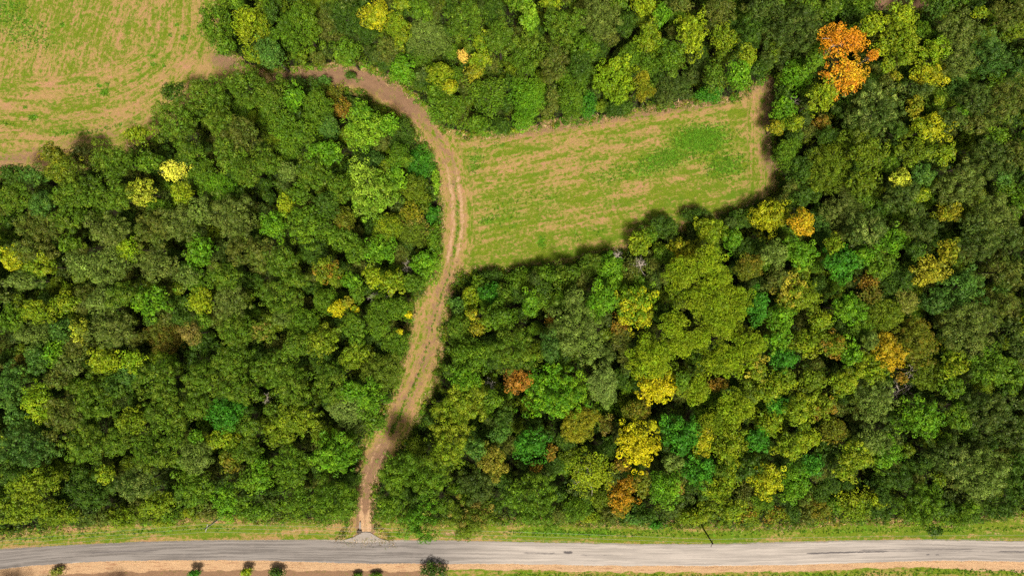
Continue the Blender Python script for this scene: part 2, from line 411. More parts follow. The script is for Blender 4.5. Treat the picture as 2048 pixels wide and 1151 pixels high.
# ------------------------------------------------------------------ country road
def road_material():
    k = NT("worn_asphalt"); p = k.pos()
    flow = k.attr("flow", "Vector"); tar_and_shade = k.attr("tar_and_shade"); old = k.attr("old"); dust = k.attr("dust")
    grit = k.noise(p, 5, 4, .8); long_ = k.noise(k.scale(flow, (2.2, .06, 1)), 1, 4, .6); mid = k.noise(p, .5, 4, .65)
    fine = k.noise(p, 14, 2, .8)
    new = k.mix(k.step(long_, .38, .62), (.088, .080, .076), (.165, .152, .144)); pale = k.mix(k.step(long_, .36, .64), (.205, .186, .17), (.315, .285, .26))
    c = k.mix(old, new, pale)
    c = k.mix(k.math('MULTIPLY', k.step(mid, .45, .75), .28), c, (.19, .17, .16))
    c = k.mix(k.math('MULTIPLY', k.step(fine, .35, .75), .16), c, (.42, .38, .35))
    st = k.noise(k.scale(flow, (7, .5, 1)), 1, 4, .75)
    tf = k.math('MULTIPLY', k.step(k.math('ADD', k.math('MULTIPLY', tar_and_shade, .9), k.math('MULTIPLY', k.math('SUBTRACT', st, .5), .9)), .28, .70), k.step(tar_and_shade, .02, .2))
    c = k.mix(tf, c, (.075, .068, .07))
    df = k.step(k.math('ADD', dust, k.math('MULTIPLY', k.math('SUBTRACT', grit, .5), .8)), .35, .65)
    c = k.mix(df, c, k.mix(grit, (.24, .21, .185), (.40, .36, .32)))
    return k.finish(c, .9, .2, k.math('ADD', grit, fine), .35, .03)
ASPHALT = road_material()
rx_ = np.arange(-420, 2460, 2.4); m_ = 27
rt, rb = np.interp(rx_, *px(ROAD_T).T), np.interp(rx_, *px(ROAD_B).T)
sg = np.convolve(np.pad(rt, 15, 'edge'), np.ones(31) / 31, 'valid'); sb = np.convolve(np.pad(rb, 15, 'edge'), np.ones(31) / 31, 'valid')
sg = sg + (rng.random(len(rx_)) - .5) * 1.3 + 1.6 * (fbm(rx_ / 22, rx_ * 0 + 3) - .5)
sb = sb + (rng.random(len(rx_)) - .5) * 1.2 + 2.4 * (fbm(rx_ / 30, rx_ * 0 + 9) - .5)
vv = np.linspace(0, 1, m_)
ry_ = sg[:, None] * (1 - vv) + sb[:, None] * vv
rX = np.repeat(rx_[:, None], m_, 1)
wx, wy = (rX - 1024) * S, (575.5 - ry_) * S
wz = .05 + .07 * (1 - (2 * vv - 1) ** 2)[None] + 0 * wx
wz[:, 0] = wz[:, -1] = -.15
RV = np.stack([wx, wy, wz], -1).reshape(-1, 3)
i_, j_ = np.meshgrid(np.arange(len(rx_) - 1), np.arange(m_ - 1), indexing='ij'); a0 = (i_ * m_ + j_).ravel()
RQ = np.stack([a0, a0 + 1, a0 + m_ + 1, a0 + m_], 1)
u_, v_ = rX.ravel(), np.tile(vv, len(rx_))
tar_and_shade = np.zeros(len(u_))  # tar streaks, plus soft tree shade painted dark along the lower left lane
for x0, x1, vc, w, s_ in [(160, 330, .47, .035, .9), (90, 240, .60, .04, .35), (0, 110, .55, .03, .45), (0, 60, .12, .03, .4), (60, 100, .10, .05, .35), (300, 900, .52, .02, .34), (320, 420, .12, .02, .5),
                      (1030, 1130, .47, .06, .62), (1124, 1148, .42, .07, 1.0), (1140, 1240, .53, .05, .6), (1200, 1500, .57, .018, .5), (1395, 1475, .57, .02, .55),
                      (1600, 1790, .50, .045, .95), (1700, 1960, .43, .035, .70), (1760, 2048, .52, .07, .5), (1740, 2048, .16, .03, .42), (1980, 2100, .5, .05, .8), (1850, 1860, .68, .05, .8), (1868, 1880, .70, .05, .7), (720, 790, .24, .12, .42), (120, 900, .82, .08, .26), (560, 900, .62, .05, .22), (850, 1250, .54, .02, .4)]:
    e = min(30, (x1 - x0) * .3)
    tar_and_shade = np.maximum(tar_and_shade, s_ * np.exp(-((v_ - vc) / w) ** 2) * sm(u_, x0 - e * .3, x0 + e) * sm(x1 - u_, -e * .3, e))
old = np.clip(sm(u_, 820, 1060) - .45 * sm(u_, 1690, 1850) * sm(v_, .1, .3) + .10 * sm(.35 - v_, 0, .3), 0, 1)
dust = .62 * np.exp(-(v_ / .07) ** 2) + .50 * np.exp(-((1 - v_) / .05) ** 2) + .55 * np.exp(-((u_ - 728) / 60) ** 2) * sm(.25 - v_, 0, .25) + .25 * np.exp(-((u_ - 150) / 14) ** 2) * sm(v_, .3, .8)
o = make_mesh("road", RV, RQ, ASPHALT, attrs={"tar_and_shade": ('POINT', tar_and_shade), "old": ('POINT', old), "dust": ('POINT', dust),
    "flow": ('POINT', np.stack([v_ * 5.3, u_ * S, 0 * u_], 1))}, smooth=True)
tag(o, kind='structure')

def gravel_material():
    k = NT("pale_gravel"); p = k.pos(); f = k.noise(p, 9, 4, .8); g = k.noise(p, 1.2, 3)
    return k.finish(k.mix(f, (.15, .13, .115), k.mix(g, (.26, .235, .21), (.36, .32, .28))), .95, .15, f, .6, .06)
GRAVEL = gravel_material()
# pale gravel apron where the track meets the road
ap = [(680, 1081), (695, 1077), (708, 1073), (717, 1068), (722, 1064), (731, 1063), (741, 1064), (750, 1070), (760, 1076), (778, 1081)]
apv = []; 
for i, (x, y) in enumerate(ap):
    x += (rng.random() - .5) * 1.5; apv.append(((x - 1024) * S, (575.5 - y) * S, .04))
for x, y in [(778, 1084), (680, 1084)]: apv.append(((x - 1024) * S, (575.5 - y) * S, .055))
me = bpy.data.meshes.new("gravel_apron"); me.from_pydata(apv + [(a[0], a[1], -.3) for a in apv], [], [tuple(range(len(apv)))[::-1]] + [(i, (i + 1) % len(apv), (i + 1) % len(apv) + len(apv), i + len(apv)) for i in range(len(apv))])
me.materials.append(GRAVEL); o = bpy.data.objects.new("gravel_apron", me); scene.collection.objects.link(o); tag(o, kind='structure')

# every crown in the photograph: x y rx ry in photo pixels, form, colour, [height] | label | short name
CATALOGUE = '''
# x y rx ry form colour [height] | label | short
425 45 34 50 m MG
447 92 22 25 m MG
488 45 22 42 m YY | tall narrow lemon-yellow tree at the corner of the hay field | the lemon-yellow tree
506 108 20 20 m YG
472 4 22 16 m MG
412 183 45 38 o OL
345 182 24 22 o DG
490 168 44 44 o OL
342 238 45 38 o OL | broad olive-green tree bulging into the lower right corner of the hay field | the olive tree at the hay field corner
430 236 35 38 o OL
272 265 28 20 m YG
480 268 38 35 o OB
597 50 52 52 o MG | very large deep green domed tree just above the start of the dirt track | the big domed green tree above the track
652 42 22 34 b OB
537 103 33 35 m LG
519 45 17 30 b YG
692 102 28 28 m MG
690 30 36 36 b DG
732 52 26 30 b DG
750 28 32 32 m GY | golden-yellow tree cut by the top edge of the photo, left of centre | the golden tree at the top edge
796 58 23 38 m YG
803 6 20 16 m YG
842 15 27 24 o MG
855 72 42 42 b SG | grey-green finely textured round tree between the golden tree and the salmon sapling | the grey-green round tree
777 100 25 30 o OB
803 138 25 32 m BG
842 148 15 16 o OD
880 148 28 32 m YG
900 172 16 18 m GY
932 38 42 40 o OL
925 112 13 16 s SA 13 | small pale salmon-coloured sapling standing alone in the upper wood | the salmon sapling
962 82 15 25 m YG
950 142 22 22 s GO
962 117 24 18 m YG
1000 72 32 42 o OL
988 18 20 26 b DG
893 215 42 38 m MG
868 182 18 20 m MG
975 190 40 45 s MG
957 246 30 22 m MG
1003 252 22 20 b DG
606 172 38 24 m DG 5 | low dark green mound of foliage with bright tips on the inside of the track bend | the mound inside the track bend
646 164 20 14 m LG 4
537 196 30 32 o OL
587 192 22 30 m BG
630 216 32 40 b MG
562 250 28 32 m MG
667 185 26 20 s YB 5
683 217 20 24 s RU 8 | thin rusty brown tree with pale stems inside the track bend | the thin rusty tree
725 222 18 22 m BG
726 260 40 40 m BB | bright lime-green tree with an orange tint on its upper branches, inside the track bend | the lime-green tree
777 248 21 21 m BG
803 268 30 36 b DG 7
657 252 20 25 b LG
607 266 27 26 m MG
1061 33 20 36 m BB | narrow pale lime-green tree near the top edge above the clearing | the pale lime narrow tree
1128 45 42 42 o OL
1198 36 42 42 o OS
1164 93 35 28 m MG
1056 108 38 44 o OL
1107 124 28 40 o OB
1162 130 28 28 o DG
1060 193 38 38 b BG 11 | smooth bright green round tree on the upper left edge of the clearing | the smooth bright green edge tree
1045 240 24 24 m BG 8
1105 190 13 27 s OB
1142 197 32 42 b MG 11
1176 210 18 28 b EM 8 | small emerald green bushy tree at the upper edge of the clearing | the emerald edge tree
1232 160 42 46 m BY 14 | lime-yellow leafy tree with spreading branches on the upper edge of the clearing | the lime-yellow edge tree
1236 214 36 20 b DG 6
1284 160 17 18 p GO
1301 183 12 12 p GO
1283 190 12 13 p GO
1302 75 26 35 m YG
1264 108 28 25 b MG
1289 12 24 20 m YY
1326 28 20 26 m BG
1253 45 20 25 b DG
1387 60 28 42 m YY | ragged yellow-green tree right of centre in the wood above the clearing | the ragged yellow tree
1346 110 30 35 m MG
1340 172 33 38 b OD 10
1302 126 22 22 b MG
1440 16 34 26 o OB
1454 76 30 30 s YG
1430 150 22 34 s OL
1496 112 18 26 m YY | yellow-topped tree left of the narrow dirt spur at the clearing corner | the yellow-topped tree by the spur
1480 148 24 30 m BG
1420 188 28 20 b EM 7
1520 17 22 24 o OD
1590 50 56 50 o OD | very large dark grey-green tree left of the orange trees | the big dark tree left of the orange trees
1500 62 25 30 o DG
1360 6 28 16 o OB
1661 15 26 22 o OL
1726 16 28 22 b MG 7
1690 76 46 36 s OR 17 | blazing orange tree with bare pale branches showing, upper of the two | the upper orange tree
1700 150 46 38 s ON 17 | orange and gold tree with pale branches, lower of the two big orange trees | the lower orange tree
1747 110 13 12 s OR 16 | little orange crown poking out between the two big orange trees and a green one | the little orange crown
1748 47 23 22 m YY
1808 30 30 27 m YY
1812 88 34 42 m YG
1766 90 17 22 m YY
1793 151 13 10 m GO 15
1777 128 15 14 m YG
1878 98 28 28 m BY
1866 145 34 24 m GY
1846 62 20 20 b MG
1548 96 15 28 m YG
1597 146 34 32 m BG
1632 118 22 20 m MG
1648 190 28 32 m YY
1570 215 25 28 m BG 9
1594 199 14 20 d GR 9 | dead grey leafless bush below right of the dirt spur | the grey leafless bush
1556 254 17 17 m GO 8
1589 248 18 20 m YG 9
1646 245 22 22 s RU 6
1757 222 64 60 o SD | biggest dark round tree with silvery leaf tips, below the orange trees | the big silvery dark round tree
1923 60 44 44 o OS
1922 122 30 32 o OS
1987 112 46 46 o LD | large bluish dark green tree near the upper right corner | the bluish dark tree
2023 30 28 32 o OB
1963 25 17 12 m YG 17
1882 12 30 20 m DG
1836 182 28 20 o OD
1832 212 15 22 m GO
1873 250 30 32 m GL 16 | bright yellow tree right of the big silvery dark round tree | the bright yellow tree on the right
1838 250 16 17 m YG
1918 175 22 27 b LG
1872 202 28 28 b OL
1956 195 32 30 o OD
1905 238 27 25 o OD
1926 220 14 13 m BG
1955 245 24 22 o OB
2018 195 34 45 o OB
1998 272 25 18 m MG
1711 278 34 26 b YD
2038 130 18 30 o DG
1570 306 21 30 b MG 9
1604 340 27 36 m DG
1600 398 30 26 m DG
1662 335 44 48 b YD 12 | large dull green finely textured tree right of the clearing's right edge | the dull green tree right of the clearing
1737 306 36 34 m YD
1730 360 30 28 m YD
1692 425 42 36 b OS
1728 393 26 20 b OL
1832 303 36 28 m YD
1782 328 18 20 b MG
1803 355 19 21 m LY 15
1848 350 23 22 o LG 15 | neat round blue-green crown beside a small pale yellow one, right part of the wood | the round blue-green crown
1893 308 24 22 m YG
1796 400 29 24 o OD
1823 380 20 18 o SD
1848 388 14 15 m YY 15
1836 420 18 18 o OD
1922 370 44 42 o OS
1982 318 44 40 o OD
2011 355 18 18 m LG
2034 308 22 28 o OB
1898 423 27 20 m GO 15
1993 425 45 42 o OS
2036 405 16 32 m MG
1950 445 24 24 o OD
1742 455 44 34 o SD
1712 474 20 18 o OD
1788 478 38 32 m BG 15 | bright green leafy tree among dark olive crowns, right of the yellow-orange tree | the bright green tree on the right
1732 512 20 20 m BG
1852 455 34 26 o OD
1830 498 22 18 o DG
1900 500 20 27 m GO 15
1866 543 32 32 m LG2 15 | mustard-yellow tree in the right part of the wood above a soft green one | the mustard tree
1967 488 40 34 o OD
2022 470 28 38 o OD
2022 545 28 32 o OB
1930 572 46 42 m LG 15 | wide soft sea-green tree below right of the mustard tree | the wide sea-green tree
1545 432 44 36 m YO 15 | big yellow tree turning orange on its right side, below the clearing's lower right corner | the yellow-orange tree
1606 446 24 28 m GN 14.5 | golden-orange crown attached to the right side of the big yellow tree | the golden-orange crown
1645 462 20 38 b LG 9
1602 505 32 32 m BG
1551 508 25 30 o SG
1668 486 20 22 m YG
1686 524 37 37 m EM | emerald green round tree with a few rusty leaves, right of the pine stand | the emerald round tree
1762 532 28 26 m MG
1742 562 26 20 s RU 11
1802 565 32 26 b DG
1558 556 25 22 b OB
1602 592 44 42 m YT 15 | yellow-green tree with tan and gold tips below the yellow-orange tree | the tan-tipped tree
1698 616 34 32 m BG
1744 590 24 20 s BR 12
1768 634 38 34 b YD
1816 600 20 26 b TA | pale tan feathery tree in the right part of the wood | the pale tan feathery tree
1872 606 26 24 o LD
1944 655 54 48 o OS | large khaki-grey tree near the right side, halfway down | the large khaki tree
2011 606 30 28 o OB
2034 662 22 34 o OD
1836 682 40 48 b YB
1778 704 31 38 m OG 16 | mustard-orange tree above the grey bare branches on the right | the mustard-orange tree
1742 681 18 18 o SG
1722 652 24 24 b MG
1561 641 28 28 m BG
1560 682 25 24 m BG
1613 686 28 28 m YG
1570 718 28 28 m EM
1671 691 28 28 m YR
1706 705 22 26 m BG
1642 642 24 24 m YG
1746 735 34 34 m YG
1626 761 28 25 m YD
1568 762 28 25 m YG
1692 768 28 28 m YG
1753 802 38 44 o SG | large silver-green tree left of the grey bare branches | the silver-green tree
1600 822 36 34 m YG
1648 808 28 28 m YR
1868 750 38 30 b YD
1911 730 25 27 m YG
1908 776 26 22 m MG
1817 785 30 26 d GR 12 | dead tree with twisted bare pale grey branches in a dark gap | the twisted bare tree
1806 756 15 12 s RU 12
1841 745 18 16 d GD 13 | grey star of leafless branches just above the twisted bare tree | the grey branch star
1848 838 44 40 m BG | bright green dense dome below the twisted bare tree | the bright dome
1918 832 26 30 m MG
1986 735 42 40 m MG
2034 752 22 34 m MG
2040 700 18 22 o OD
1986 828 46 48 o OD
2034 872 26 34 o OD
1752 880 38 28 o SG
1716 912 36 32 m YG
1690 944 24 20 m YG
1776 902 32 34 m BG
1905 920 36 40 o SD
1970 955 52 56 o SG | huge silver-green tree near the lower right corner above the verge | the huge silver-green tree
1848 1008 48 46 o MG 14 | large dark green tree reaching over the verge at lower right | the dark tree over the lower right verge
1800 958 28 26 o DG
1871 1062 17 14 m DG 6 | dark green bush overhanging the road's edge at lower right | the bush at the road edge
1923 1026 32 26 b MG 8
2002 1012 32 24 o DG
2034 985 20 32 o DG
2035 925 18 25 o DG
1592 968 30 38 m BG
1626 932 20 24 m EM
1534 960 34 36 m GL | gold and yellow-green tree between two green ones, low in the right wood | the gold tree low on the right
1582 892 34 28 m YG
1622 878 24 22 m YY
1552 1022 26 22 s YR 7
1640 1012 28 24 b YB 6
1712 1008 42 34 s YG 9 | loose yellow-green tree with a long bare branch beside the verge | the loose tree beside the verge
1752 1002 18 20 m YY 7
1058 890 34 35 m EM | vivid emerald rounded tree right of the tan-brown tree, lower centre | the vivid emerald tree
1102 905 13 18 s RU 12
1072 936 14 10 s RU 10
1150 862 30 26 b GO
1277 888 43 46 m YE 17 | brilliant butter-yellow tree standing out low in the right wood | the butter-yellow tree
1364 870 38 40 m EM | dark emerald tree right of the butter-yellow tree | the dark emerald tree
1407 884 20 30 m GY
1461 890 36 38 m YG
1345 922 22 18 o SG
1184 948 44 44 s YY | loose mustard-green tree with bare twigs left of the burnt-orange tree | the mustard tree with bare twigs
1244 990 28 38 m BO 11 | burnt-orange tree close to the verge in the lower centre | the burnt-orange tree
1287 970 18 28 m YB
1245 930 18 16 s RU
1331 978 32 42 m BG
1352 978 16 14 m TP 13 | small tan-pink crown set in a green tree near the verge | the tan-pink crown
1396 944 34 30 m EM
1436 985 28 26 m YG
1463 1016 32 28 m YG
1460 958 18 28 s YG
1502 1022 28 24 s YR 8
1385 1034 34 18 b YG 6
1066 1000 54 56 o MG | very large dark olive tree by the verge right of the track mouth's trees | the very large olive tree by the verge
1150 1012 36 26 b MG 8
1185 1034 30 12 b YG 4
1270 1034 24 16 m LG 4
667 910 50 42 m BG | bright green dome left of the track's narrow lower part | the bright dome left of the lower track
706 958 16 20 b DG 9
577 938 35 44 o MG
655 1000 42 50 o MG
597 1003 32 34 o MG
692 1002 24 36 b MG 8
560 868 38 28 m YO2
520 952 22 34 m BG
522 1022 24 20 m MG
789 948 38 42 o MG | dense green tree on the right bank of the narrow lower track | the dense tree right of the lower track
780 1006 34 32 o MG
857 960 38 38 o MG
837 1040 43 46 o BT 13 | green tree with tan tips hanging over the road, just right of the track mouth | the tree hanging over the road
940 1034 46 46 o OT 13 | olive tree with pinkish-tan tips reaching the road edge | the tan-tipped olive tree at the road
958 974 38 32 o OD
925 812 52 42 o YX
897 890 44 58 o YX | tall yellow-olive speckled tree right of the lower track | the yellow-olive speckled tree
950 896 22 22 o LG
982 922 30 38 m TN 15 | tan-brown tree between green crowns in the lower centre | the tan-brown tree
1002 868 22 18 o LG
560 594 44 32 o OL
562 636 20 20 o SG
525 660 26 26 o OT
607 646 38 30 b MG
642 682 32 32 o YX
652 602 30 25 b MG
676 615 18 20 m YE 15 | small vivid yellow tree in the left wood, halfway down | the small vivid yellow tree
695 603 13 12 m GO 15
710 618 10 9 m YE 13
714 588 18 19 m MG
707 654 28 36 m MG
755 632 25 42 b MG
800 616 25 24 b MG
817 629 8 8 m YE 11 | tiny yellow crown at the left edge of the track, halfway down | the tiny yellow crown by the track
799 663 7 6 m YE 9 | tiniest yellow crown, just below left of another tiny yellow crown by the track | the tiniest yellow crown
796 690 30 30 b MG 10
705 711 28 28 m YO2
763 746 44 40 b OG2 | soft olive feathery tree left of the track where it straightens | the soft feathery tree
587 690 30 28 o OL
562 728 32 30 o OL
521 738 22 25 o OL
580 772 40 38 o OL
657 766 32 42 o OL
642 716 24 20 b DG
690 820 34 32 b PS | pale silvery sage feathery tree left of the track | the pale sage tree
737 797 30 35 m BG
700 782 24 22 m BG
748 842 28 26 m MG
590 836 44 28 m YO2
640 866 26 22 b YD
540 818 20 16 s OL
522 803 15 13 d GR 13 | pinkish-grey bare snag in the lower left wood | the pinkish snag
982 588 25 23 m EM | vivid emerald tree at the lower left corner below the clearing | the emerald tree below the clearing
942 598 18 30 m YG
915 612 18 20 m LG 8
943 628 12 11 m GO 12
957 654 16 18 s GO 12
917 655 25 28 b OL
995 634 36 28 m MG
937 716 44 40 m MG
930 762 30 25 m BG
1022 697 50 48 o OL
979 771 13 14 d WH 12 | small chalk-white dead branches beside the rust-red tree | the chalk-white dead branches
986 802 24 20 m MG
1038 762 28 24 m SR 14 | rust-red tree left of a large green dome in the centre of the lower wood | the rust-red tree
1061 608 17 28 m BG
1149 596 20 22 o SG
1155 664 56 62 o SG | very large silvery green tree below the clearing, pale on its right side | the very large silvery green tree
1104 693 22 34 o LD
1204 600 34 38 m BG
1274 608 44 44 m BY2 15 | yellow and green mottled tree below the middle of the clearing | the yellow and green mottled tree
1100 642 12 14 s RU 9
1237 655 20 20 s RU 9
1306 716 50 44 p YP | wide soft lime-green pine left of the pine stand's dark gap | the wide soft pine
1112 790 64 58 m BB2 | huge vivid green dome in the middle of the lower wood | the huge vivid green dome
1209 770 29 40 b PS | pale sage-grey smooth tree right of the huge vivid green dome | the pale sage smooth tree
1321 775 44 31 m YE 15 | bright golden-yellow tree below the wide soft pine | the golden tree below the pine
1361 688 30 28 p YP
1346 650 28 28 p YP
1422 600 52 40 p YP | biggest puffy lime-green pine in the stand below the clearing | the biggest puffy pine
1481 603 30 34 p YP
1446 646 44 32 p YP
1444 722 50 38 p YP
1500 690 34 34 p YP
1400 678 25 24 p YP
1516 738 21 28 m YT
1438 768 22 16 s RU 11
1397 778 28 30 p YP
1366 762 18 20 m MG
1472 815 40 38 p YP
1422 842 26 24 p YG
1168 838 36 22 b GO | golden-olive feathery tree tucked under the huge vivid green dome | the golden-olive feathery tree
1216 848 20 22 s BR 9
1272 822 28 20 b YB
1519 612 22 38 m EM
1505 790 26 28 m YD
1540 780 22 26 m YG
1421 458 34 38 o YG 12
1372 503 36 28 m GY2
1330 452 28 24 b DG 7
1300 470 20 20 m MG 7
1281 485 24 28 m YG 9
1224 540 32 42 m BG
1182 530 25 24 b OL 8
1136 550 30 28 m OL 10
1090 550 28 24 m MG 8
1040 560 30 24 b MG 7
985 552 28 16 b DG 5
1241 510 14 12 d GR 11 | grey twiggy dead top at the lower edge of the clearing, upper left of a pair | the upper grey dead top
1286 530 20 17 d GR 11 | wider grey dead crown, lower right of the pair by the clearing's lower edge | the lower grey dead top
1265 538 22 24 s OB 8
1466 478 20 24 m BG
1419 520 34 32 p YP
1362 546 35 34 p YP
1442 556 30 26 p YP
1500 532 28 26 b YB
1485 440 28 20 b DG 7
1505 492 26 18 b DG 9
1330 510 22 20 m MG
1390 430 30 16 b DG 5
1130 600 26 26 b MG 9
1090 600 22 22 m OL 10
1005 590 20 24 m OL 10
650 302 36 28 m BG
578 296 26 24 b MG
532 322 30 28 o OL
575 343 20 20 o SG
625 346 35 38 o OL
680 376 25 28 o OL
600 385 22 24 m MG
740 383 52 55 m BL 16 | big pale lime-green tree with glossy clustered leaves left of the track | the big pale lime tree
745 322 26 22 b LD 8
792 355 20 28 m BG 11
838 326 30 36 b EM 5
798 312 24 24 b MG
825 376 28 28 b YD 8
871 363 10 30 m BB 3 | strip of bright green brush along the left edge of the track bend | the bright brush strip
570 406 17 24 m YY 15 | small lime-yellow leafy crown left of the big pale lime tree | the small lime-yellow crown
545 450 28 32 m BG
612 448 42 40 m MG
652 408 28 28 m DG
686 444 20 28 b YB
820 425 22 22 s GO 9
824 456 38 34 b OT 9 | olive tree with purplish grey bare twigs beside the track | the twiggy olive tree by the track
775 456 28 26 b YG
670 472 22 24 m MG
707 496 28 32 m MG
760 500 32 28 m BG
850 527 32 38 m BG 11 | leafy bright green tree on the left bank of the track below the bend | the leafy tree on the left bank
652 540 28 28 m YR
625 500 28 26 b DG
744 550 20 25 m YY
702 562 19 18 m BG
782 562 26 24 m YG
868 478 16 32 m MG 7
822 566 26 18 b MG
560 520 34 30 o OL
810 532 14 16 d GR 9 | grey dead branches between leafy trees on the left bank of the track | the grey dead branches by the track
520 500 22 30 o OB
866 428 16 22 m EM 5
586 558 34 24 o OL
735 590 16 15 d GR 10 | dead grey top left of a smooth green tree in the middle of the left wood | the dead grey top
773 592 14 10 d GR 9 | small grey leafless twigs above a smooth green tree near the track | the small grey twigs
22 343 32 22 o DG
62 350 28 24 o LG
104 305 28 20 m YB
122 338 40 30 o OY
162 308 24 24 b DB
225 318 45 40 o OL
25 393 40 34 o OL
78 408 28 25 o LG
140 388 45 38 o OL
212 393 45 40 o OL
280 385 28 28 m LY 15 | pale straw-yellow speckled tree left of the broken branches | the straw-yellow speckled tree
347 341 30 20 s LW 15 | pale cream-yellow broken tree with white stem end over a dark gap | the cream-yellow broken tree
292 320 30 24 m MG
372 300 32 25 o OL
362 386 22 23 m YY | lime-yellow tree right below the dark gap in the upper left wood | the lime-yellow tree at the gap
402 342 24 28 b MG
437 372 27 28 b BG | round bright green starburst tree in the upper left wood | the green starburst tree
320 411 27 15 b MG 8
457 320 28 28 o OL
492 342 28 34 o OL
400 420 22 28 o SG
302 458 34 36 o OB | brownish clumped tree in the left wood below the dark gap | the brownish clumped tree
356 446 32 36 o OS
462 436 44 48 o OS | large grey-olive tree left of the leafy green ones, left wood | the large grey-olive tree
486 502 34 32 o OB
75 450 48 34 o OB
132 438 30 26 o OL
65 500 42 26 o OB
136 486 24 20 m MG
212 462 42 34 o OS
252 495 27 25 m BY 15 | vivid lime tree among olive crowns in the left wood | the vivid lime tree
20 518 28 25 m GL | yellow-gold tree cut by the left edge of the photo | the gold tree at the left edge
75 530 30 27 m YG
155 528 25 30 o SG
213 530 42 35 o SG
305 530 40 34 o OS
395 506 28 36 m BG 15 | saturated bright green tree in the middle of the left wood | the saturated green tree
372 552 22 22 o SG
450 552 38 28 o OL
38 562 36 22 o SG
70 620 34 25 m YG
127 606 25 25 m YG
20 645 25 28 m MG
162 600 24 30 b OB
200 600 30 25 o SG
242 590 30 26 o OL
296 602 38 30 m BG 15 | wide vivid green tree in the left wood, left of a yellow-green one | the wide vivid green tree
397 603 25 27 m YY | yellow-green tree beside a dark hole in the left wood | the yellow-green tree by the hole
456 602 35 34 o OS
60 668 30 25 o SG
120 660 22 24 o LG
160 667 14 28 m LY 15 | narrow pale yellow streak of a tree near the left side | the narrow pale yellow tree
216 660 46 38 o OS
148 697 28 24 o OB
320 670 38 36 b BR 9 | low brown and olive vine-covered tangle in the left wood | the brown vine tangle
380 666 22 24 o BP | small brownish-pink clumped tree right of the vine tangle | the brownish-pink tree
352 632 26 18 b DG 8
406 640 16 15 m MG
470 662 40 34 o OL
107 706 22 28 m BG
70 714 25 30 o LG
38 730 24 22 b BR
206 722 32 28 m YY | yellow-green fan-shaped tree in the lower left wood | the fan-shaped tree
262 722 24 22 m BY
134 732 26 24 o OS
250 750 22 20 o LG
315 764 38 40 o OL
400 758 40 40 o OL
460 722 40 38 o OL
475 782 38 32 o OL
110 758 26 20 o OB
72 805 30 40 m BY | bright yellow-green tree near the left edge, lower half | the bright tree near the left edge
18 775 30 45 o LG
26 835 26 22 o LG
126 832 38 34 o OB
182 796 48 48 o OL
228 772 28 24 o DG
258 846 28 32 m YO2
326 830 44 38 o OL
448 830 38 34 m EM | rich emerald rounded tree in the lower left wood | the rich emerald tree
392 812 30 26 o OL
498 856 26 24 o OL
50 893 56 42 o LD
95 872 18 16 o OB
166 892 48 40 o OL
232 884 34 32 o OL
304 905 42 34 o OL
386 914 32 32 o SG
352 878 22 22 o OL
390 875 17 18 m BG
440 880 32 20 m YG
456 922 22 22 m YB
495 900 28 26 o OL
22 945 30 26 o DG
60 966 50 32 m YO2
38 1012 48 36 m YO2
102 1022 38 26 m YO2
210 945 22 18 m YG
172 985 44 36 m DG
270 970 42 34 o SD
243 1030 38 26 m YO2 8
310 1006 35 28 m YO2
385 982 38 36 m MG
450 1000 28 36 m BG
497 962 24 28 m MG
490 1010 24 26 m MG
150 1032 28 18 m YO2 7
335 1030 24 18 m MG 6
385 1025 26 16 m YG 6
1110 930 20 20 b DG 9
1140 915 22 18 b YD 9
1010 835 20 24 m DG
1240 870 16 20 b DB
1215 900 22 18 b DG 8
1555 810 24 22 m EM
1540 850 26 26 m YG
1515 880 24 26 m EM
1500 930 26 24 m DG
1440 940 22 18 b OL
1655 905 26 28 o DG 10
1670 860 26 26 b YB
1660 970 22 20 b DG 8
832 1002 18 16 b DG 9
640 935 20 20 b DG 9
500 985 18 14 b DG 7
1880 200 10 10 m YG
1800 260 16 16 o DG
1660 270 22 20 b DG 9
1585 290 16 16 b MG 8
1700 200 10 10 b DG
820 95 18 20 b DG 9
700 150 12 8 b DG 3
1040 5 24 14 m MG
1100 5 22 12 m YG
1240 5 20 14 o OL
1470 45 16 18 b DG
1545 5 22 14 o OD
1620 5 22 14 o OL
540 20 14 20 b DG
300 640 14 12 b DG
450 290 20 14 o OL
560 160 14 14 o OL 9
590 225 12 14 b DG
650 340 8 8 b DG
113 1143 18 10 s TA 2 | pale twiggy whitish-tan shrub on the lower shoulder at the left | the pale twiggy shrub
388 1147 13 9 m EM 3 | small bright green shrub on the lower shoulder, left of a yellow one
492 1145 13 9 m YY 3 | yellow-green shrub on the lower shoulder between two green ones | the yellow shoulder shrub
552 1146 18 10 m DG 3 | dark green shrub on the lower shoulder, right of the yellow-green one
868 1143 30 19 m DG 3.5 | dark green tree top poking up from the bottom edge below the road | the tree top at the bottom edge
716 1150 12 6 b MG 1.5 | low green weeds at the bottom edge below the track mouth, left clump
752 1150 14 6 b MG 1.5 | low green weeds at the bottom edge below the track mouth, right clump
1312 1048 16 10 m EM 2.5 | emerald low shrub in front of a rust-brown hollow on the right verge
330 1046 22 10 b YG 2
'''

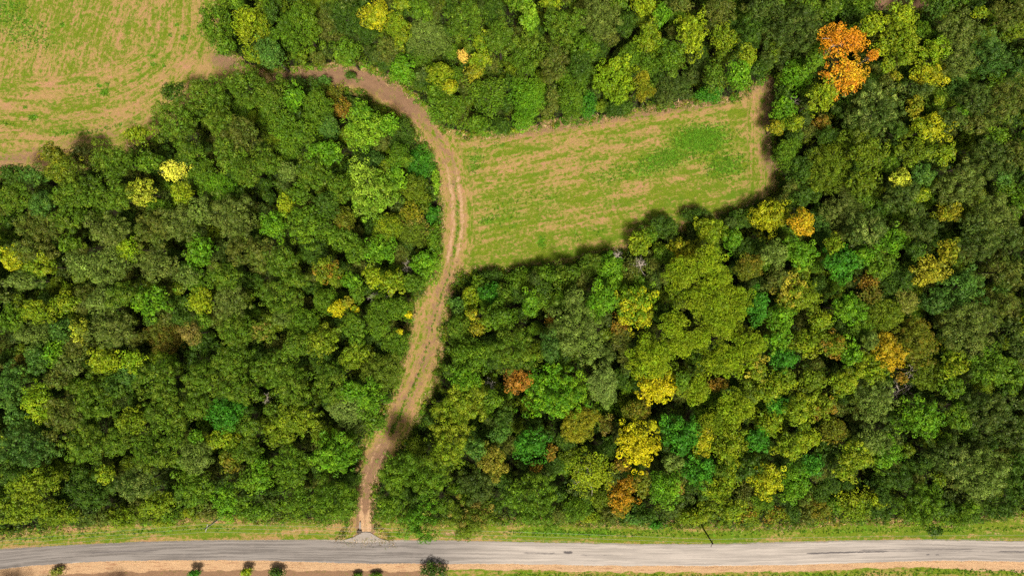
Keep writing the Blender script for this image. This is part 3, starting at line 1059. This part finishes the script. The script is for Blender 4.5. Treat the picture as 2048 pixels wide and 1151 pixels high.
# ------------------------------------------------------------------ trees
# base leaf colours (main, second tone, share of second-tone clumps)
COL = {
 'OL': ((.062, .106, .011), (.092, .126, .017), .32), 'OB': ((.082, .086, .026), (.068, .090, .022), .4), 'OS': ((.078, .100, .034), (.104, .120, .048), .35),
 'OD': ((.042, .064, .018), (.064, .082, .028), .32), 'SD': ((.050, .076, .022), (.135, .160, .075), .28), 'SG': ((.088, .120, .040), (.120, .155, .062), .35),
 'PS': ((.130, .170, .078), (.100, .140, .055), .3), 'LG': ((.050, .105, .030), (.075, .130, .036), .3), 'LD': ((.036, .078, .022), (.060, .105, .034), .3),
 'DG': ((.034, .066, .010), (.052, .088, .012), .3), 'MG': ((.060, .110, .009), (.088, .138, .012), .35), 'BG': ((.068, .150, .009), (.105, .190, .014), .35),
 'BB': ((.110, .200, .018), (.165, .250, .026), .4), 'BL': ((.115, .190, .022), (.190, .260, .048), .4), 'EM': ((.032, .115, .012), (.052, .150, .016), .3),
 'BY': ((.130, .200, .010), (.190, .235, .014), .4), 'YG': ((.110, .155, .009), (.170, .190, .012), .4), 'YD': ((.080, .112, .009), (.110, .135, .010), .35),
 'YY': ((.190, .215, .012), (.130, .175, .010), .35), 'YE': ((.420, .330, .010), (.300, .270, .012), .3), 'GY': ((.290, .250, .014), (.170, .190, .012), .4),
 'GY2': ((.150, .155, .010), (.210, .170, .012), .35), 'GL': ((.290, .270, .014), (.170, .200, .012), .35), 'GO': ((.190, .160, .014), (.130, .140, .012), .35),
 'LG2': ((.270, .225, .030), (.190, .180, .024), .35), 'LY': ((.330, .320, .055), (.200, .220, .030), .4), 'LW': ((.560, .500, .110), (.420, .380, .080), .3),
 'OR': ((.520, .200, .018), (.430, .140, .014), .4), 'ON': ((.500, .260, .026), (.520, .175, .020), .40), 'GN': ((.420, .230, .018), (.360, .260, .016), .45), 'OG': ((.330, .200, .014), (.260, .180, .014), .4),
 'BO': ((.300, .140, .014), (.170, .120, .012), .35), 'YO': ((.260, .240, .012), (.190, .205, .012), .35), 'RU': ((.170, .090, .018), (.120, .100, .016), .4),
 'BR': ((.115, .085, .022), (.080, .090, .016), .45), 'SR': ((.300, .120, .035), (.220, .095, .030), .35), 'SA': ((.560, .330, .150), (.480, .270, .110), .3),
 'TA': ((.170, .160, .065), (.120, .130, .030), .35), 'TP': ((.230, .150, .065), (.180, .170, .030), .4), 'TN': ((.185, .150, .035), (.120, .125, .020), .35),
 'BP': ((.150, .110, .055), (.120, .105, .035), .4), 'YB': ((.095, .105, .012), (.150, .110, .018), .3), 'YR': ((.110, .140, .010), (.200, .115, .022), .22),
 'YT': ((.120, .155, .010), (.300, .240, .050), .30), 'DB': ((.040, .048, .014), (.06, .05, .02), .3), 'OT': ((.085, .115, .014), (.190, .140, .060), .16),
 'BT': ((.062, .140, .012), (.200, .170, .070), .14), 'OY': ((.088, .118, .013), (.150, .150, .018), .3), 'YX': ((.100, .140, .010), (.165, .185, .020), .45),
 'YO2': ((.095, .135, .009), (.135, .165, .012), .4), 'OG2': ((.080, .115, .016), (.105, .130, .022), .4), 'YP': ((.145, .200, .010), (.190, .225, .014), .45),
 'BY2': ((.100, .165, .010), (.290, .265, .014), .42), 'BB2': ((.062, .150, .008), (.120, .205, .012), .45),
}
COLOUR_WORDS = {'OL': 'olive green', 'OB': 'brownish olive', 'OS': 'grey-olive', 'OD': 'dark olive', 'SD': 'dark silvery green', 'SG': 'silvery green', 'PS': 'pale sage', 'LG': 'bluish green',
 'LD': 'deep bluish green', 'DG': 'dark green', 'MG': 'mid green', 'BG': 'bright green', 'BB': 'vivid lime', 'BL': 'lime green', 'EM': 'emerald green', 'BY': 'lime yellow', 'YG': 'yellow-green', 'YD': 'dull yellow-green',
 'YY': 'bright yellow-green', 'YE': 'yellow', 'GY': 'golden green', 'GY2': 'mottled gold-green', 'GL': 'golden yellow', 'GO': 'mustard green', 'LY': 'pale yellow', 'RU': 'rusty', 'BR': 'brown and green', 'TA': 'tan',
 'YB': 'brown-flecked olive', 'YR': 'green tree with rust flecks', 'YT': 'tan-flecked green', 'DB': 'blackish brown', 'OT': 'tan-flecked olive', 'OY': 'golden olive', 'YX': 'yellow-speckled olive', 'YO2': 'olive-yellow',
 'OG2': 'soft olive', 'YP': 'lime green', 'TN': 'tan', 'TP': 'tan-pink', 'LW': 'cream', 'GR': 'grey', 'GD': 'grey', 'WH': 'white', 'OG': 'mustard', 'BO': 'burnt orange', 'GN': 'golden orange'}
FORM_WORDS = {'o': 'clumpy-crowned', 'm': 'leafy', 'b': 'soft-textured', 's': 'thin-crowned', 'p': 'puffy', 'd': 'leafless'}

# form: clump radius, leaves per m2 of clump, leaf length, leaf width, relief, flatness
FORM = {'o': dict(rc=.74, dens=40, ll=.25, lw=.19, relief=.26, out=1.5, depth=.62),
        'm': dict(rc=.74, dens=25, ll=.36, lw=.20, relief=.34, out=.85, depth=.66),
        'b': dict(rc=.56, dens=30, ll=.27, lw=.14, relief=.18, out=.60, depth=.55),
        'p': dict(rc=.86, dens=44, ll=.34, lw=.12, relief=.26, out=.8, depth=.55),
        's': dict(rc=.66, dens=17, ll=.30, lw=.20, relief=.34, out=.25, depth=.7)}

def leaf_cards(C, N, L, Wd, g):
    """rhombic leaf sprays at C facing N"""
    k = len(C)
    t = nrm(np.cross(N, g.normal(size=(k, 3)))); b = np.cross(N, t)
    L = (L * g.uniform(.65, 1.35, k))[:, None] * .5; Wd = (Wd * g.uniform(.65, 1.35, k))[:, None] * .5
    bend = N * L * .35
    v = np.stack([C - t * L - bend, C + b * Wd, C + t * L - bend, C - b * Wd], 1).reshape(-1, 3)
    f = np.arange(k * 4).reshape(-1, 4)
    return v, f

def clump_leaves(cc, rc, form, col, g, sx=1.0, boost=1.0):
    """leaves over a set of clump centres cc (n,3) with radii rc (n,)"""
    F = FORM[form]
    cnt = np.maximum(6, (F['dens'] * boost * 2.9 * rc ** 2 / (sx ** 2)).astype(int))
    idx = np.repeat(np.arange(len(cc)), cnt); k = len(idx)
    d = nrm(g.normal(size=(k, 3))); d[:, 2] = np.where(d[:, 2] < -.25, -d[:, 2] * .6, d[:, 2]); d = nrm(d)
    rr = rc[idx] * (1 - np.abs(g.normal(0, .10, k)))
    C = cc[idx] + d * rr[:, None] * np.array([1, 1, 1.0])
    N = nrm(d * F['out'] + g.normal(size=(k, 3)) * .27 + np.array([0, 0, .28]))
    if form == 'p':
        N = nrm(np.cross(d, g.normal(size=(k, 3))) + .6 * d + np.array([0, 0, .2]))
    main, second, share = COL[col]
    q = (cc - cc.mean(0)) @ g.normal(size=3) / (np.std(cc) + .01) * .8 + g.normal(0, .75, len(cc))   # turned foliage gathers on one side
    tone = q < np.quantile(q, share)
    base = np.where(tone[:, None], np.array(second), np.array(main))
    base = base * np.exp(g.normal(0, .19, (len(cc), 1)))
    base = base * np.array([1.12, 1.30, .45]) + np.array([0, 0, .002])
    lc = base[idx] * np.exp(g.normal(0, .10, (k, 1))) * (1 + g.normal(0, .06, (k, 3)))
    v, f = leaf_cards(C, N, F['ll'] * sx, F['lw'] * sx, g)
    return v, f, np.clip(lc, .003, .75)

def crown_clumps(rx, ry, form, g, rz, scale=1.0):
    """clump centres over a lumpy dome, relative to the crown's middle"""
    F = FORM[form]; r0 = F['rc'] * scale
    r0 = min(r0, max(.35, .42 * min(rx, ry)))
    rm = (rx + ry) / 2
    area = 2 * np.pi * rm * (.5 * rm + rz)
    nC = int(max(6, area / (r0 * r0 * {'o': 3.5, 'p': 3.2, 'm': 3.1, 'b': 2.1, 's': 3.4}[form])))
    i = np.arange(nC) + .5
    z = 1 - 1.42 * i / nC; ph = i * 2.399963 + g.random() * 6
    z += g.normal(0, .05, nC); z = np.clip(z, -.5, 1)
    s = np.sqrt(1 - z * z); d = np.stack([s * np.cos(ph), s * np.sin(ph), z], 1) + g.normal(0, .09, (nC, 3))
    d = nrm(d)
    a = np.arctan2(d[:, 1], d[:, 0])
    lob = 0
    for kf in (2, 3, 5, 7):
        lob = lob + g.normal(0, .10 / math.sqrt(kf) * 1.3) * np.cos(kf * a + g.random() * 6.3)
    big = sum(g.normal(0, F['relief'] * .28) * np.cos(g.normal(0, 3.2, 3) @ d.T + g.random() * 6) for _ in range(4))
    rad = (1 + lob * s) * (1 + big) * (1 - np.abs(g.normal(0, F['relief'] * .75, nC)))
    nb = int(np.clip(area / 13.0, 4, 16))                   # boughs: clumps swell at a bough's middle and sink in the creases between
    bb = nrm(g.normal(size=(nb, 3)) + np.array([0, 0, .5])); bh = g.normal(0, .09, nb)
    dist = np.sort(np.arccos(np.clip(d @ bb.T, -1, 1)), 1)
    which = np.argmax(d @ bb.T, 1)
    gapb = dist[:, 1] - dist[:, 0]
    rad = rad * (1 - (.24 if form != 'b' else .15) * np.exp(-(gapb / .20) ** 2) + bh[which])
    rad = rad * np.where(g.random(nC) < .35, g.uniform(.76, .90, nC), 1.0)
    rad = np.clip(rad, .42, 1.22)
    cc = d * rad[:, None] * np.array([rx - r0 * .55, ry - r0 * .55, rz])
    rc = r0 * g.uniform(.60, 1.25, nC)
    for ax, want in ((0, rx), (1, ry)):                      # reach the crown's full spread
        cc[:, ax] *= max(.2, want - r0 * .8) / np.quantile(np.abs(cc[:, ax]), .96)
    return cc, rc

def branch_paths(root, tips, g, r0, wig=.12):
    """limbs that leave the stem and bend out to the given tips"""
    out = []
    for tp in tips:
        root_i = root + np.array([0, 0, g.uniform(-.5, .8)])
        dv = tp - root_i; L = np.linalg.norm(dv)
        m1 = root_i + dv * .35 + np.array([0, 0, -.06 * L]) + g.normal(0, wig * .25 * L, 3)
        m2 = root_i + dv * .70 + np.array([0, 0, .02 * L]) + g.normal(0, wig * .25 * L, 3)
        rr = r0 * g.uniform(.6, 1)
        out.append((np.array([root_i, m1, m2, tp]), np.array([rr, rr * .7, rr * .42, .025])))
    return out

def grow(p, d, L, r, depth, g, out, spread=.75):
    """bare forking branch"""
    k = 4; pts = [p]; dd = d
    for _ in range(k - 1):
        dd = nrm(dd + g.normal(0, .20, 3)); pts.append(pts[-1] + dd * L / (k - 1))
    out.append((np.array(pts), np.linspace(r, r * .5, k)))
    if depth <= 0: return
    for _ in range(2 + (g.random() < .35)):
        t = g.integers(1, k); nd = nrm(dd + g.normal(0, spread, 3))
        grow(pts[t], nd, L * g.uniform(.5, .8), r * .52, depth - 1, g, out, spread)

def height_for(form, rm, given, g):
    if given: return given
    base = {'o': 17, 'm': 16, 'b': 12.5, 'p': 16.5, 's': 13.5, 'd': 13}[form]
    return base * (.80 + .20 * min(1.3, rm / 4.0)) + g.uniform(-1.0, 1.0)

def build_tree(t, idx, name, leaf_scale=1.0, merge=None):
    g = np.random.default_rng(1000 + idx)
    rm_px = (t['rx'] + t['ry']) / 2
    h = height_for(t['form'], rm_px * S, t['h'], g)
    rxm, rym = t['rx'] * S * (H - h * .8) / H, t['ry'] * S * (H - h * .8) / H
    rm = (rxm + rym) / 2
    rz = min(h * .50, max(rm * 1.0, .5))
    zc = max(h - rz, rz * .45)
    x, y = to_world(t['x'], t['y'], zc + rz * .35)
    base = np.array([x, y, -.15])
    C0 = np.array([0, 0, zc + .15])                         # crown's middle, relative to the base
    if t['form'] == 'd':
        root = bpy.data.objects.new(name, None); root.location = base; scene.collection.objects.link(root)
        mat = {'GR': PALE, 'GD': PALE, 'WH': WHITE}[t['col']]
        out = []
        for _ in range(6):
            a = g.random() * 6.3; grow(C0 * np.array([0, 0, .72]), nrm(np.array([math.cos(a), math.sin(a), g.uniform(.15, .9)])), rm * .60, .085, 4, g, out, .62)
        v, f = tubes(out, 4); make_mesh("branches", v, f, mat, root)
        v, f = tubes([(np.array([[0, 0, 0], [.1, .05, h * .3], [0, 0, C0[2] * .75]]), np.array([.26, .2, .14]))], 6); make_mesh("trunk", v, f, mat, root)
        return root
    cc, rc = crown_clumps(rxm, rym, t['form'], g, rz)
    big = 1.0
    v, f, lc = clump_leaves(cc + C0, rc, t['form'], t['col'], g, leaf_scale)
    # a few inner and skirt leaves so the crown is a volume, not a shell
    ic = cc * .66 + C0
    iv, if_, il = clump_leaves(ic, np.full(len(ic), max(.5, rc.mean())), t['form'], t['col'], g, 1.7 * leaf_scale, .55)
    f = np.vstack([f, if_ + len(v)]); v = np.vstack([v, iv]); lc = np.vstack([lc, il])
    trunk_top = C0 + np.array([0, 0, rz * .35])
    tr = max(.10, .045 * rm + .03)
    paths = [(np.array([[0, 0, 0], [g.normal(0, .15), g.normal(0, .15), C0[2] * .5], [0, 0, C0[2]], trunk_top]), np.array([tr * 1.35, tr, tr * .7, tr * .3]))]
    tips = cc[g.permutation(len(cc))[: {'s': 16}.get(t['form'], 8)]] * .9 + C0
    if t['col'] in ('OR', 'ON') or t['form'] == 's':
        paths += branch_paths(C0 * np.array([1, 1, .8]), tips, g, tr * .75, .3)
    else:
        paths += branch_paths(C0 * np.array([1, 1, .72]), tips, g, tr * .5)
    tv, tf = tubes(paths, 6)
    if merge is not None:
        merge.append((v + base, f, lc)); return None
    root = bpy.data.objects.new(name, None); root.location = base; root.empty_display_size = 1.0; scene.collection.objects.link(root)
    make_mesh("crown", v, f, LEAF, root, {"leaf_colour": ('FACE', lc)})
    make_mesh("trunk", tv, tf, PALE if (t['col'] in ('OR', 'ON', 'LW', 'YY') and t['form'] == 's') else BARK, root)
    return root

TREES = []
for line in CATALOGUE.strip().splitlines():
    if not line or line[0] == '#': continue
    parts = [s_.strip() for s_ in line.split('|')]
    w = parts[0].split()
    TREES.append(dict(x=float(w[0]), y=float(w[1]), rx=float(w[2]), ry=float(w[3]), form=w[4], col=w[5], h=float(w[6]) if len(w) > 6 else None,
                      label=parts[1] if len(parts) > 1 else None, short=parts[2] if len(parts) > 2 else None))
_tp = np.array([(t['x'], t['y']) for t in TREES])
_open = np.minimum.reduce([near_line(_tp, z_, True)[0] for z_ in (HAY, CLEAR, TRACK)])
for t, od in zip(TREES, _open):
    r_ = (t['rx'] + t['ry']) / 2
    if od > 1.2 * r_ and r_ > 14 and t['y'] < 1000: t['rx'] *= 1.04; t['ry'] *= 1.04
for t, od in zip(TREES, near_line(_tp, CLEAR, True)[0]):     # trees on the clearing's lower and right sides, lowered to shorten their shadows
    if od < 62 and (t['y'] > 415 or t['x'] > 1540) and t['form'] != 'd': t['h'] = min(t['h'] or 20, 7.5 + t['rx'] * .08)
for t in TREES:
    if t['y'] > 990 and t['y'] < 1050 and t['ry'] > 20: t['y'] += 6
for t in TREES:
    t['size'] = t['rx'] * t['ry']
    low = t['h'] is not None and t['h'] <= 9.5 and t['rx'] < 27
    t['kind'] = 'dead' if t['form'] == 'd' else 'pine' if t['form'] == 'p' else 'bush' if low else 'tree'
tall = sorted([t for t in TREES if t['kind'] == 'tree'], key=lambda t: (t['label'] is None, -t['size']))
for t in tall[298:]: t['kind'] = 'mass'

# a label for every tree that has none of its own: its look, then where it stands from the nearest landmark
DIRS = ['right of', 'above right of', 'above', 'above left of', 'left of', 'below left of', 'below', 'below right of']
ORD = ['nearest', 'second', 'third', 'fourth', 'fifth', 'sixth', 'seventh', 'eighth', 'ninth', 'tenth', 'eleventh', 'twelfth']
marks = [t for t in TREES if t['short']]
def direction(a, b):
    return int(round(math.degrees(math.atan2(-(b['y'] - a['y']), b['x'] - a['x'])) / 45)) % 8
def describe(t):
    s_ = t['size']; big = 'huge' if s_ > 1900 else 'large' if s_ > 1150 else 'medium' if s_ > 600 else 'small' if s_ > 250 else 'tiny'
    noun = {'dead': 'dead tree', 'pine': 'pine', 'bush': 'bush', 'tree': 'tree', 'mass': 'tree'}[t['kind']]
    cw = COLOUR_WORDS[t['col']]
    if cw.startswith('green tree'): return big + ' green ' + noun + ' with rust flecks'
    return big + ' ' + cw + ' ' + FORM_WORDS[t['form']] + ' ' + noun
taken = {t['label'] for t in TREES if t['label']}
for t in TREES:
    if t['label'] or t['kind'] == 'mass': continue
    look = describe(t)
    cand = sorted(marks, key=lambda m: math.hypot(m['x'] - t['x'], m['y'] - t['y']))[:6]
    done = False
    for m in cand:
        d = direction(m, t)
        dist = math.hypot(m['x'] - t['x'], m['y'] - t['y'])
        near = sum(1 for q in TREES if q is not t and q is not m and q['kind'] != 'mass' and not q['label'] and q['col'] == t['col'] and direction(m, q) == d and math.hypot(m['x'] - q['x'], m['y'] - q['y']) < dist)
        touch = dist < (t['rx'] + t['ry'] + m['rx'] + m['ry']) / 2 * 1.05
        lab = look + ', ' + ('just ' if touch and near == 0 else ORD[near] + ' such ' if near else '') + DIRS[d] + ' ' + m['short']
        if near < 4 and lab not in taken and len(lab.replace(',', '').split()) <= 16:
            t['label'] = lab; taken.add(lab); done = True; break
    if not done:
        m = cand[0]; d = direction(m, t)
        for wrd in ['a little', 'well', 'far', 'some way', 'distantly', 'two crowns', 'three crowns']:
            lab = describe(t).replace('-crowned', '') + ' ' + wrd + ' ' + DIRS[d] + ' ' + m['short']
            if lab not in taken: t['label'] = lab; taken.add(lab); break

def wood_of(t):
    if t['y'] > 1120: return 'below the road'
    if t['x'] < 900 and t['y'] > 170: return 'left of the track'
    if t['y'] < 290 and t['x'] < 1530: return 'above the clearing'
    if t['x'] > 1530: return 'in the right of the wood'
    return 'below the clearing'
NAMES = {'tree': ('broadleaf_tree', 'tree', 'broadleaf trees '), 'pine': ('pine_tree', 'pine', 'pines '), 'bush': ('bush', 'bush', 'bushes '), 'dead': ('dead_tree', 'dead tree', 'dead trees ')}
mass = []
for i, t in enumerate(TREES):
    if t['kind'] == 'mass':
        build_tree(t, i, '', 1.15, mass); continue
    nm, cat, grp = NAMES[t['kind']]
    r = build_tree(t, i, nm)
    tag(r, t['label'], cat, grp + wood_of(t))

def join_mass(name, lst, label):
    vs, fs, cs, off = [], [], [], 0
    for v, f, c_ in lst:
        vs.append(v); fs.append(f + off); cs.append(c_); off += len(v)
    o = make_mesh(name, np.vstack(vs), np.vstack(fs), LEAF, None, {"leaf_colour": ('FACE', np.vstack(cs))})
    return tag(o, label, kind='stuff')
# saplings wherever the crowns leave the floor of the wood open
g = np.random.default_rng(77); added = []
cx = np.array([t['x'] for t in TREES]); cy = np.array([t['y'] for t in TREES]); cr = np.array([max(t['rx'], t['ry']) for t in TREES])
cand_ = np.column_stack([g.uniform(-20, 2070, 7000), g.uniform(-20, 1045, 7000)]); rad_ = g.uniform(13, 24, 7000)
fh, fc, ft = sd(cand_, HAY), sd(cand_, CLEAR), sd(cand_, TRACK)
for (x, y), r, a_, b_, c_ in zip(cand_, rad_, fh, fc, ft):
    if y > np.interp(x, *px(VERGE_T).T) - 4: continue
    if a_ > -r * .6 or b_ > -r * .6 or c_ > -r * .8: continue
    if 1735 < x < 1860 and y < 30: continue
    dd_ = np.hypot(cx - x, cy - y) - cr
    if dd_.min() < -r * .35: continue
    if any(math.hypot(a - x, b - y) < 1.3 * r for a, b in added): continue
    added.append((x, y))
    build_tree(dict(x=x, y=y, rx=r, ry=r * g.uniform(.8, 1.2), form=g.choice(['m', 'b', 'o']), col=g.choice(['DG', 'DG', 'MG', 'OD', 'YD', 'OB']), h=g.uniform(5, 9)), 7000 + len(added), '', 1.1, mass)
join_mass("small_trees", mass, "small crowns filling the gaps between the larger trees")

# the wood goes on beyond the picture
ringl = []; g = np.random.default_rng(5)
spots = []
for _ in range(4000):
    x, y = g.uniform(-210, 2260), g.uniform(-200, 1400)
    if -30 < x < 2078 and -30 < y < 1178: continue
    if x < 460 and y < 380 and inside(np.array([[x, y]]), HAY)[0]: continue
    yt, yb = np.interp(x, *px(ROAD_T).T), np.interp(x, *px(ROAD_B).T)
    if yt - 40 < y < yb + 62: continue
    if 1120 < y < (1285 if x < 820 else 1310): continue
    r = g.uniform(30, 50)
    if any((x - a) ** 2 + (y - b) ** 2 < (.78 * (r + q)) ** 2 for a, b, q in spots): continue
    spots.append((x, y, r))
for i, (x, y, r) in enumerate(spots):
    t = dict(x=x, y=y, rx=r, ry=r * g.uniform(.85, 1.1), form=g.choice(['o', 'm']), col=g.choice(['OL', 'MG', 'OD', 'YG', 'OS']), h=None)
    build_tree(t, 5000 + i, '', 1.7, ringl)
join_mass("surrounding_wood", ringl, "wood continuing beyond the edges of the picture")

# undergrowth on the forest floor between the trunks: nobody could count it
g = np.random.default_rng(11)
N_ = 34000
Q = np.stack([g.uniform(-120, 2170, N_), g.uniform(-120, 1120, N_)], 1)
wq = Q + 0
keep = ~inside(wq, HAY) & ~inside(wq, CLEAR) & ~inside(wq, TRACK) & (Q[:, 1] < np.interp(Q[:, 0], *px(VERGE_T).T) + 4)
keep &= ~((Q[:, 0] > 1745) & (Q[:, 0] < 1850) & (Q[:, 1] < 18))
Q = Q[keep]
dedge = np.minimum.reduce([near_line(Q, HAY, True)[0], near_line(Q, CLEAR, True)[0], near_line(Q, TRACK, True)[0]])
rq = g.uniform(.5, 1.25, len(Q)); zq = g.uniform(.1, 1.6, len(Q)) * np.where(dedge < 25, 1.5, 1)
cc = np.stack([(Q[:, 0] - 1024) * S, (575.5 - Q[:, 1]) * S, zq], 1)
parts = []
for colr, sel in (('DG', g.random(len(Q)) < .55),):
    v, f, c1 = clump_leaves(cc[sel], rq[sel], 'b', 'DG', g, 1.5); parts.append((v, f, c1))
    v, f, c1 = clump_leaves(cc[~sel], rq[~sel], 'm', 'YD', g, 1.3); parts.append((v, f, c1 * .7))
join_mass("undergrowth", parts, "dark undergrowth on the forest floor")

# brambles, weeds and low shoots that fray the edge of the wood
g = np.random.default_rng(31)
fr = np.nonzero((litter > .02) & (litter < .98) & (zone > 0) & (zone < 5) & (P[:, 0] > -30) & (P[:, 0] < 2080) & (P[:, 1] > -30) | ((zone == 4) & (P[:, 1] - verge_t < 9) & (P[:, 1] - verge_t > -4)) | ((zone > 0) & (zone < 4) & (edge < 9) & (edge > 0)))[0]
fr = fr[fbm(P[fr, 0] / 9, P[fr, 1] / 9) + .25 * g.random(len(fr)) > .60]
fr = fr[P[fr, 1] < road_t[fr] - 9]
fr = g.choice(fr, 3600)
cw_ = V3[fr] + np.column_stack([g.normal(0, .3, 3600), g.normal(0, .3, 3600), g.uniform(.05, .5, 3600)]); rw = g.uniform(.22, .62, 3600)
pick = g.integers(0, 5, 3600); wl = []
for i_c, cc_ in enumerate(['MG', 'YG', 'DG', 'YB', 'BG']):
    wl.append(clump_leaves(cw_[pick == i_c], rw[pick == i_c], 'm', cc_, g, .9))
join_mass("weeds", wl, "brambles and weeds fraying the edge of the wood")

# rough grass and weeds standing on the mown ground, verge and track edges
def tufts(name, label, cond, count, seed, tones, hgt=(.05, .22), w=(.05, .13)):
    g = np.random.default_rng(seed)
    ids = np.nonzero(cond)[0]
    ids = g.choice(ids, count)
    b = V3[ids] + np.column_stack([g.uniform(-CELL, CELL, count) * .5, g.uniform(-CELL, CELL, count) * .5, np.zeros(count)])
    a = g.uniform(0, 6.3, count); hh = g.uniform(*hgt, count); ww = g.uniform(*w, count)
    lean = g.normal(0, .7, (count, 2)) * hh[:, None]
    dx = np.stack([np.cos(a), np.sin(a), 0 * a], 1) * ww[:, None]
    v = np.stack([b - dx, b + dx, b + np.column_stack([lean, hh])], 1).reshape(-1, 3)
    col = np.array(tones)[g.integers(0, len(tones), count)] * np.exp(g.normal(0, .2, (count, 1)))
    o = make_mesh(name, v, np.arange(count * 3).reshape(-1, 3), LEAF, None, {"leaf_colour": ('FACE', col)})
    tag(o, label, kind='stuff')
inview = (X > -40) & (X < 2090) & (Y > -40) & (Y < 1190)
rnd = rng.random(n)
G1, G2, G3 = (.10, .16, .010), (.17, .20, .016), (.06, .15, .008)
D1, D2, D3 = (.42, .29, .15), (.34, .24, .10), (.50, .37, .20)
tufts("grass", "short dry and green stubble over the mown fields and verges", inview & ((zone == 1) | (zone == 2) | (zone == 4) | ((zone == 5) & (lush > .2))), 60000, 21, [G1, G2, (.2, .17, .05), D2], (.04, .14), (.04, .09))
tufts("lush_grass", "bright green regrowth in patches of the mown ground", inview & (lush * .9 + rnd * .5 > .72), 45000, 22, [G3, (.09, .22, .012), (.13, .26, .016)], (.08, .3))
tufts("tall_grass", "tall straw-coloured grass along the foot of the trees", inview & (zone > 0) & (((edge < 15) & (edge > 0) & ((zone == 2) | (zone == 3) | (zone == 1))) | ((zone == 4) & (P[:, 1] - verge_t < 15))) & (rnd > .2), 30000, 23, [D1, D2, D3, G2, G1], (.2, .7), (.05, .12))

# ------------------------------------------------------------------ power line along the verge
def metal_wire():
    k = NT("wire"); f = k.noise(k.pos(), 3, 2)
    return k.finish(k.mix(f, (.30, .30, .30), (.42, .41, .40)), .5, .4)
WIRE = metal_wire()
POLE_DARK = bark_material("creosoted_pole", (.035, .028, .024), (.075, .06, .05))
POLE_PALE = bark_material("weathered_pole", (.36, .33, .29), (.52, .49, .45))
def pole(bx, by, tx, ty, h, mat, label):
    x, y = (bx - 1024) * S, (575.5 - by) * S
    x2, y2 = to_world(tx, ty, h)
    root = bpy.data.objects.new("power_pole", None); root.location = (x, y, -.1); scene.collection.objects.link(root)
    tag(root, label, 'power pole', 'power poles on the verge')
    L = np.array([x2 - x, y2 - y, h])
    v, f = tubes([(np.array([[0, 0, 0], L * .5, L]), np.array([.19, .17, .14]))], 8); make_mesh("shaft", v, f, mat, root)
    v, f = tubes([(np.array([L * .93 + [-.25, -.9, 0], L * .93 + [.05, 0, .02], L * .93 + [.25, .9, 0]]), np.array([.07, .07, .07]))], 4); make_mesh("crossarm", v, f, mat, root)
    for s_ in (-.85, 0, .85):
        b = L * .93 + np.array([.28 * s_, s_, .07]); v, f = tubes([(np.array([b, b + [0, 0, .12], b + [0, 0, .22]]), np.array([.05, .075, .03]))], 6); make_mesh("insulator", v, f, WHITE, root)
    return np.array([x, y, -.1]) + L
pa = pole(446, 1030, 410, 1057, 9.2, POLE_PALE, "pale weathered power pole leaning from the trees towards the left verge")
pb = pole(1405, 1053, 1426, 1087, 9.2, POLE_DARK, "dark power pole rising from the right verge towards the road")
far_l = np.array([*to_world(-230, 1112, 9.2), 9.2]); far_r = np.array([*to_world(2330, 1078, 9.2), 9.2])
for kk, (off, nm_) in enumerate([(-.85, "power line nearest the road along the verge"), (0, "middle power line along the verge"), (.85, "power line nearest the trees along the verge")]):
    paths = []
    for A, B in ((far_l, pa), (pa, pb), (pb, far_r)):
        tt = np.linspace(0, 1, 14)[:, None]
        pts = A * (1 - tt) + B * tt + np.array([0, off, -.45]); pts[:, 2] -= 4 * .9 * (tt * (1 - tt))[:, 0]
        paths.append((pts, np.full(14, .015)))
    v, f = tubes(paths, 4); o = make_mesh("power_line", v, f, WIRE); tag(o, nm_, 'power line', 'power lines along the verge')

# small things at the track mouth and on the shoulder
def lump(name, x, y, r, mat, seed, label, cat, flat=.5, n_=(10, 7), stretch=(1, 1)):
    g = np.random.default_rng(seed); u, w = n_
    vs = []
    for j in range(w + 1):
        th = np.pi * j / w
        for i in range(u):
            a = 2 * np.pi * i / u; k_ = 1 + g.normal(0, .13)
            vs.append((math.sin(th) * math.cos(a) * r * k_ * stretch[0], math.sin(th) * math.sin(a) * r * k_ * stretch[1], math.cos(th) * r * flat * k_))
    f = [(j * u + i, j * u + (i + 1) % u, (j + 1) * u + (i + 1) % u, (j + 1) * u + i) for j in range(w) for i in range(u)]
    o = make_mesh(name, np.array(vs), np.array(f), mat); o.location = ((x - 1024) * S, (575.5 - y) * S, r * flat * .3)
    return tag(o, label, cat)
lump("boulder", 720, 1050, .55, GRAVEL, 3, "chalky white broken rock slab beside the sandy track mouth", 'rock', .12, stretch=(.45, 1.9))
lump("boulder", 719, 1062, .55, BARK, 4, "dark stone at the left corner of the gravel apron", 'rock', .6)
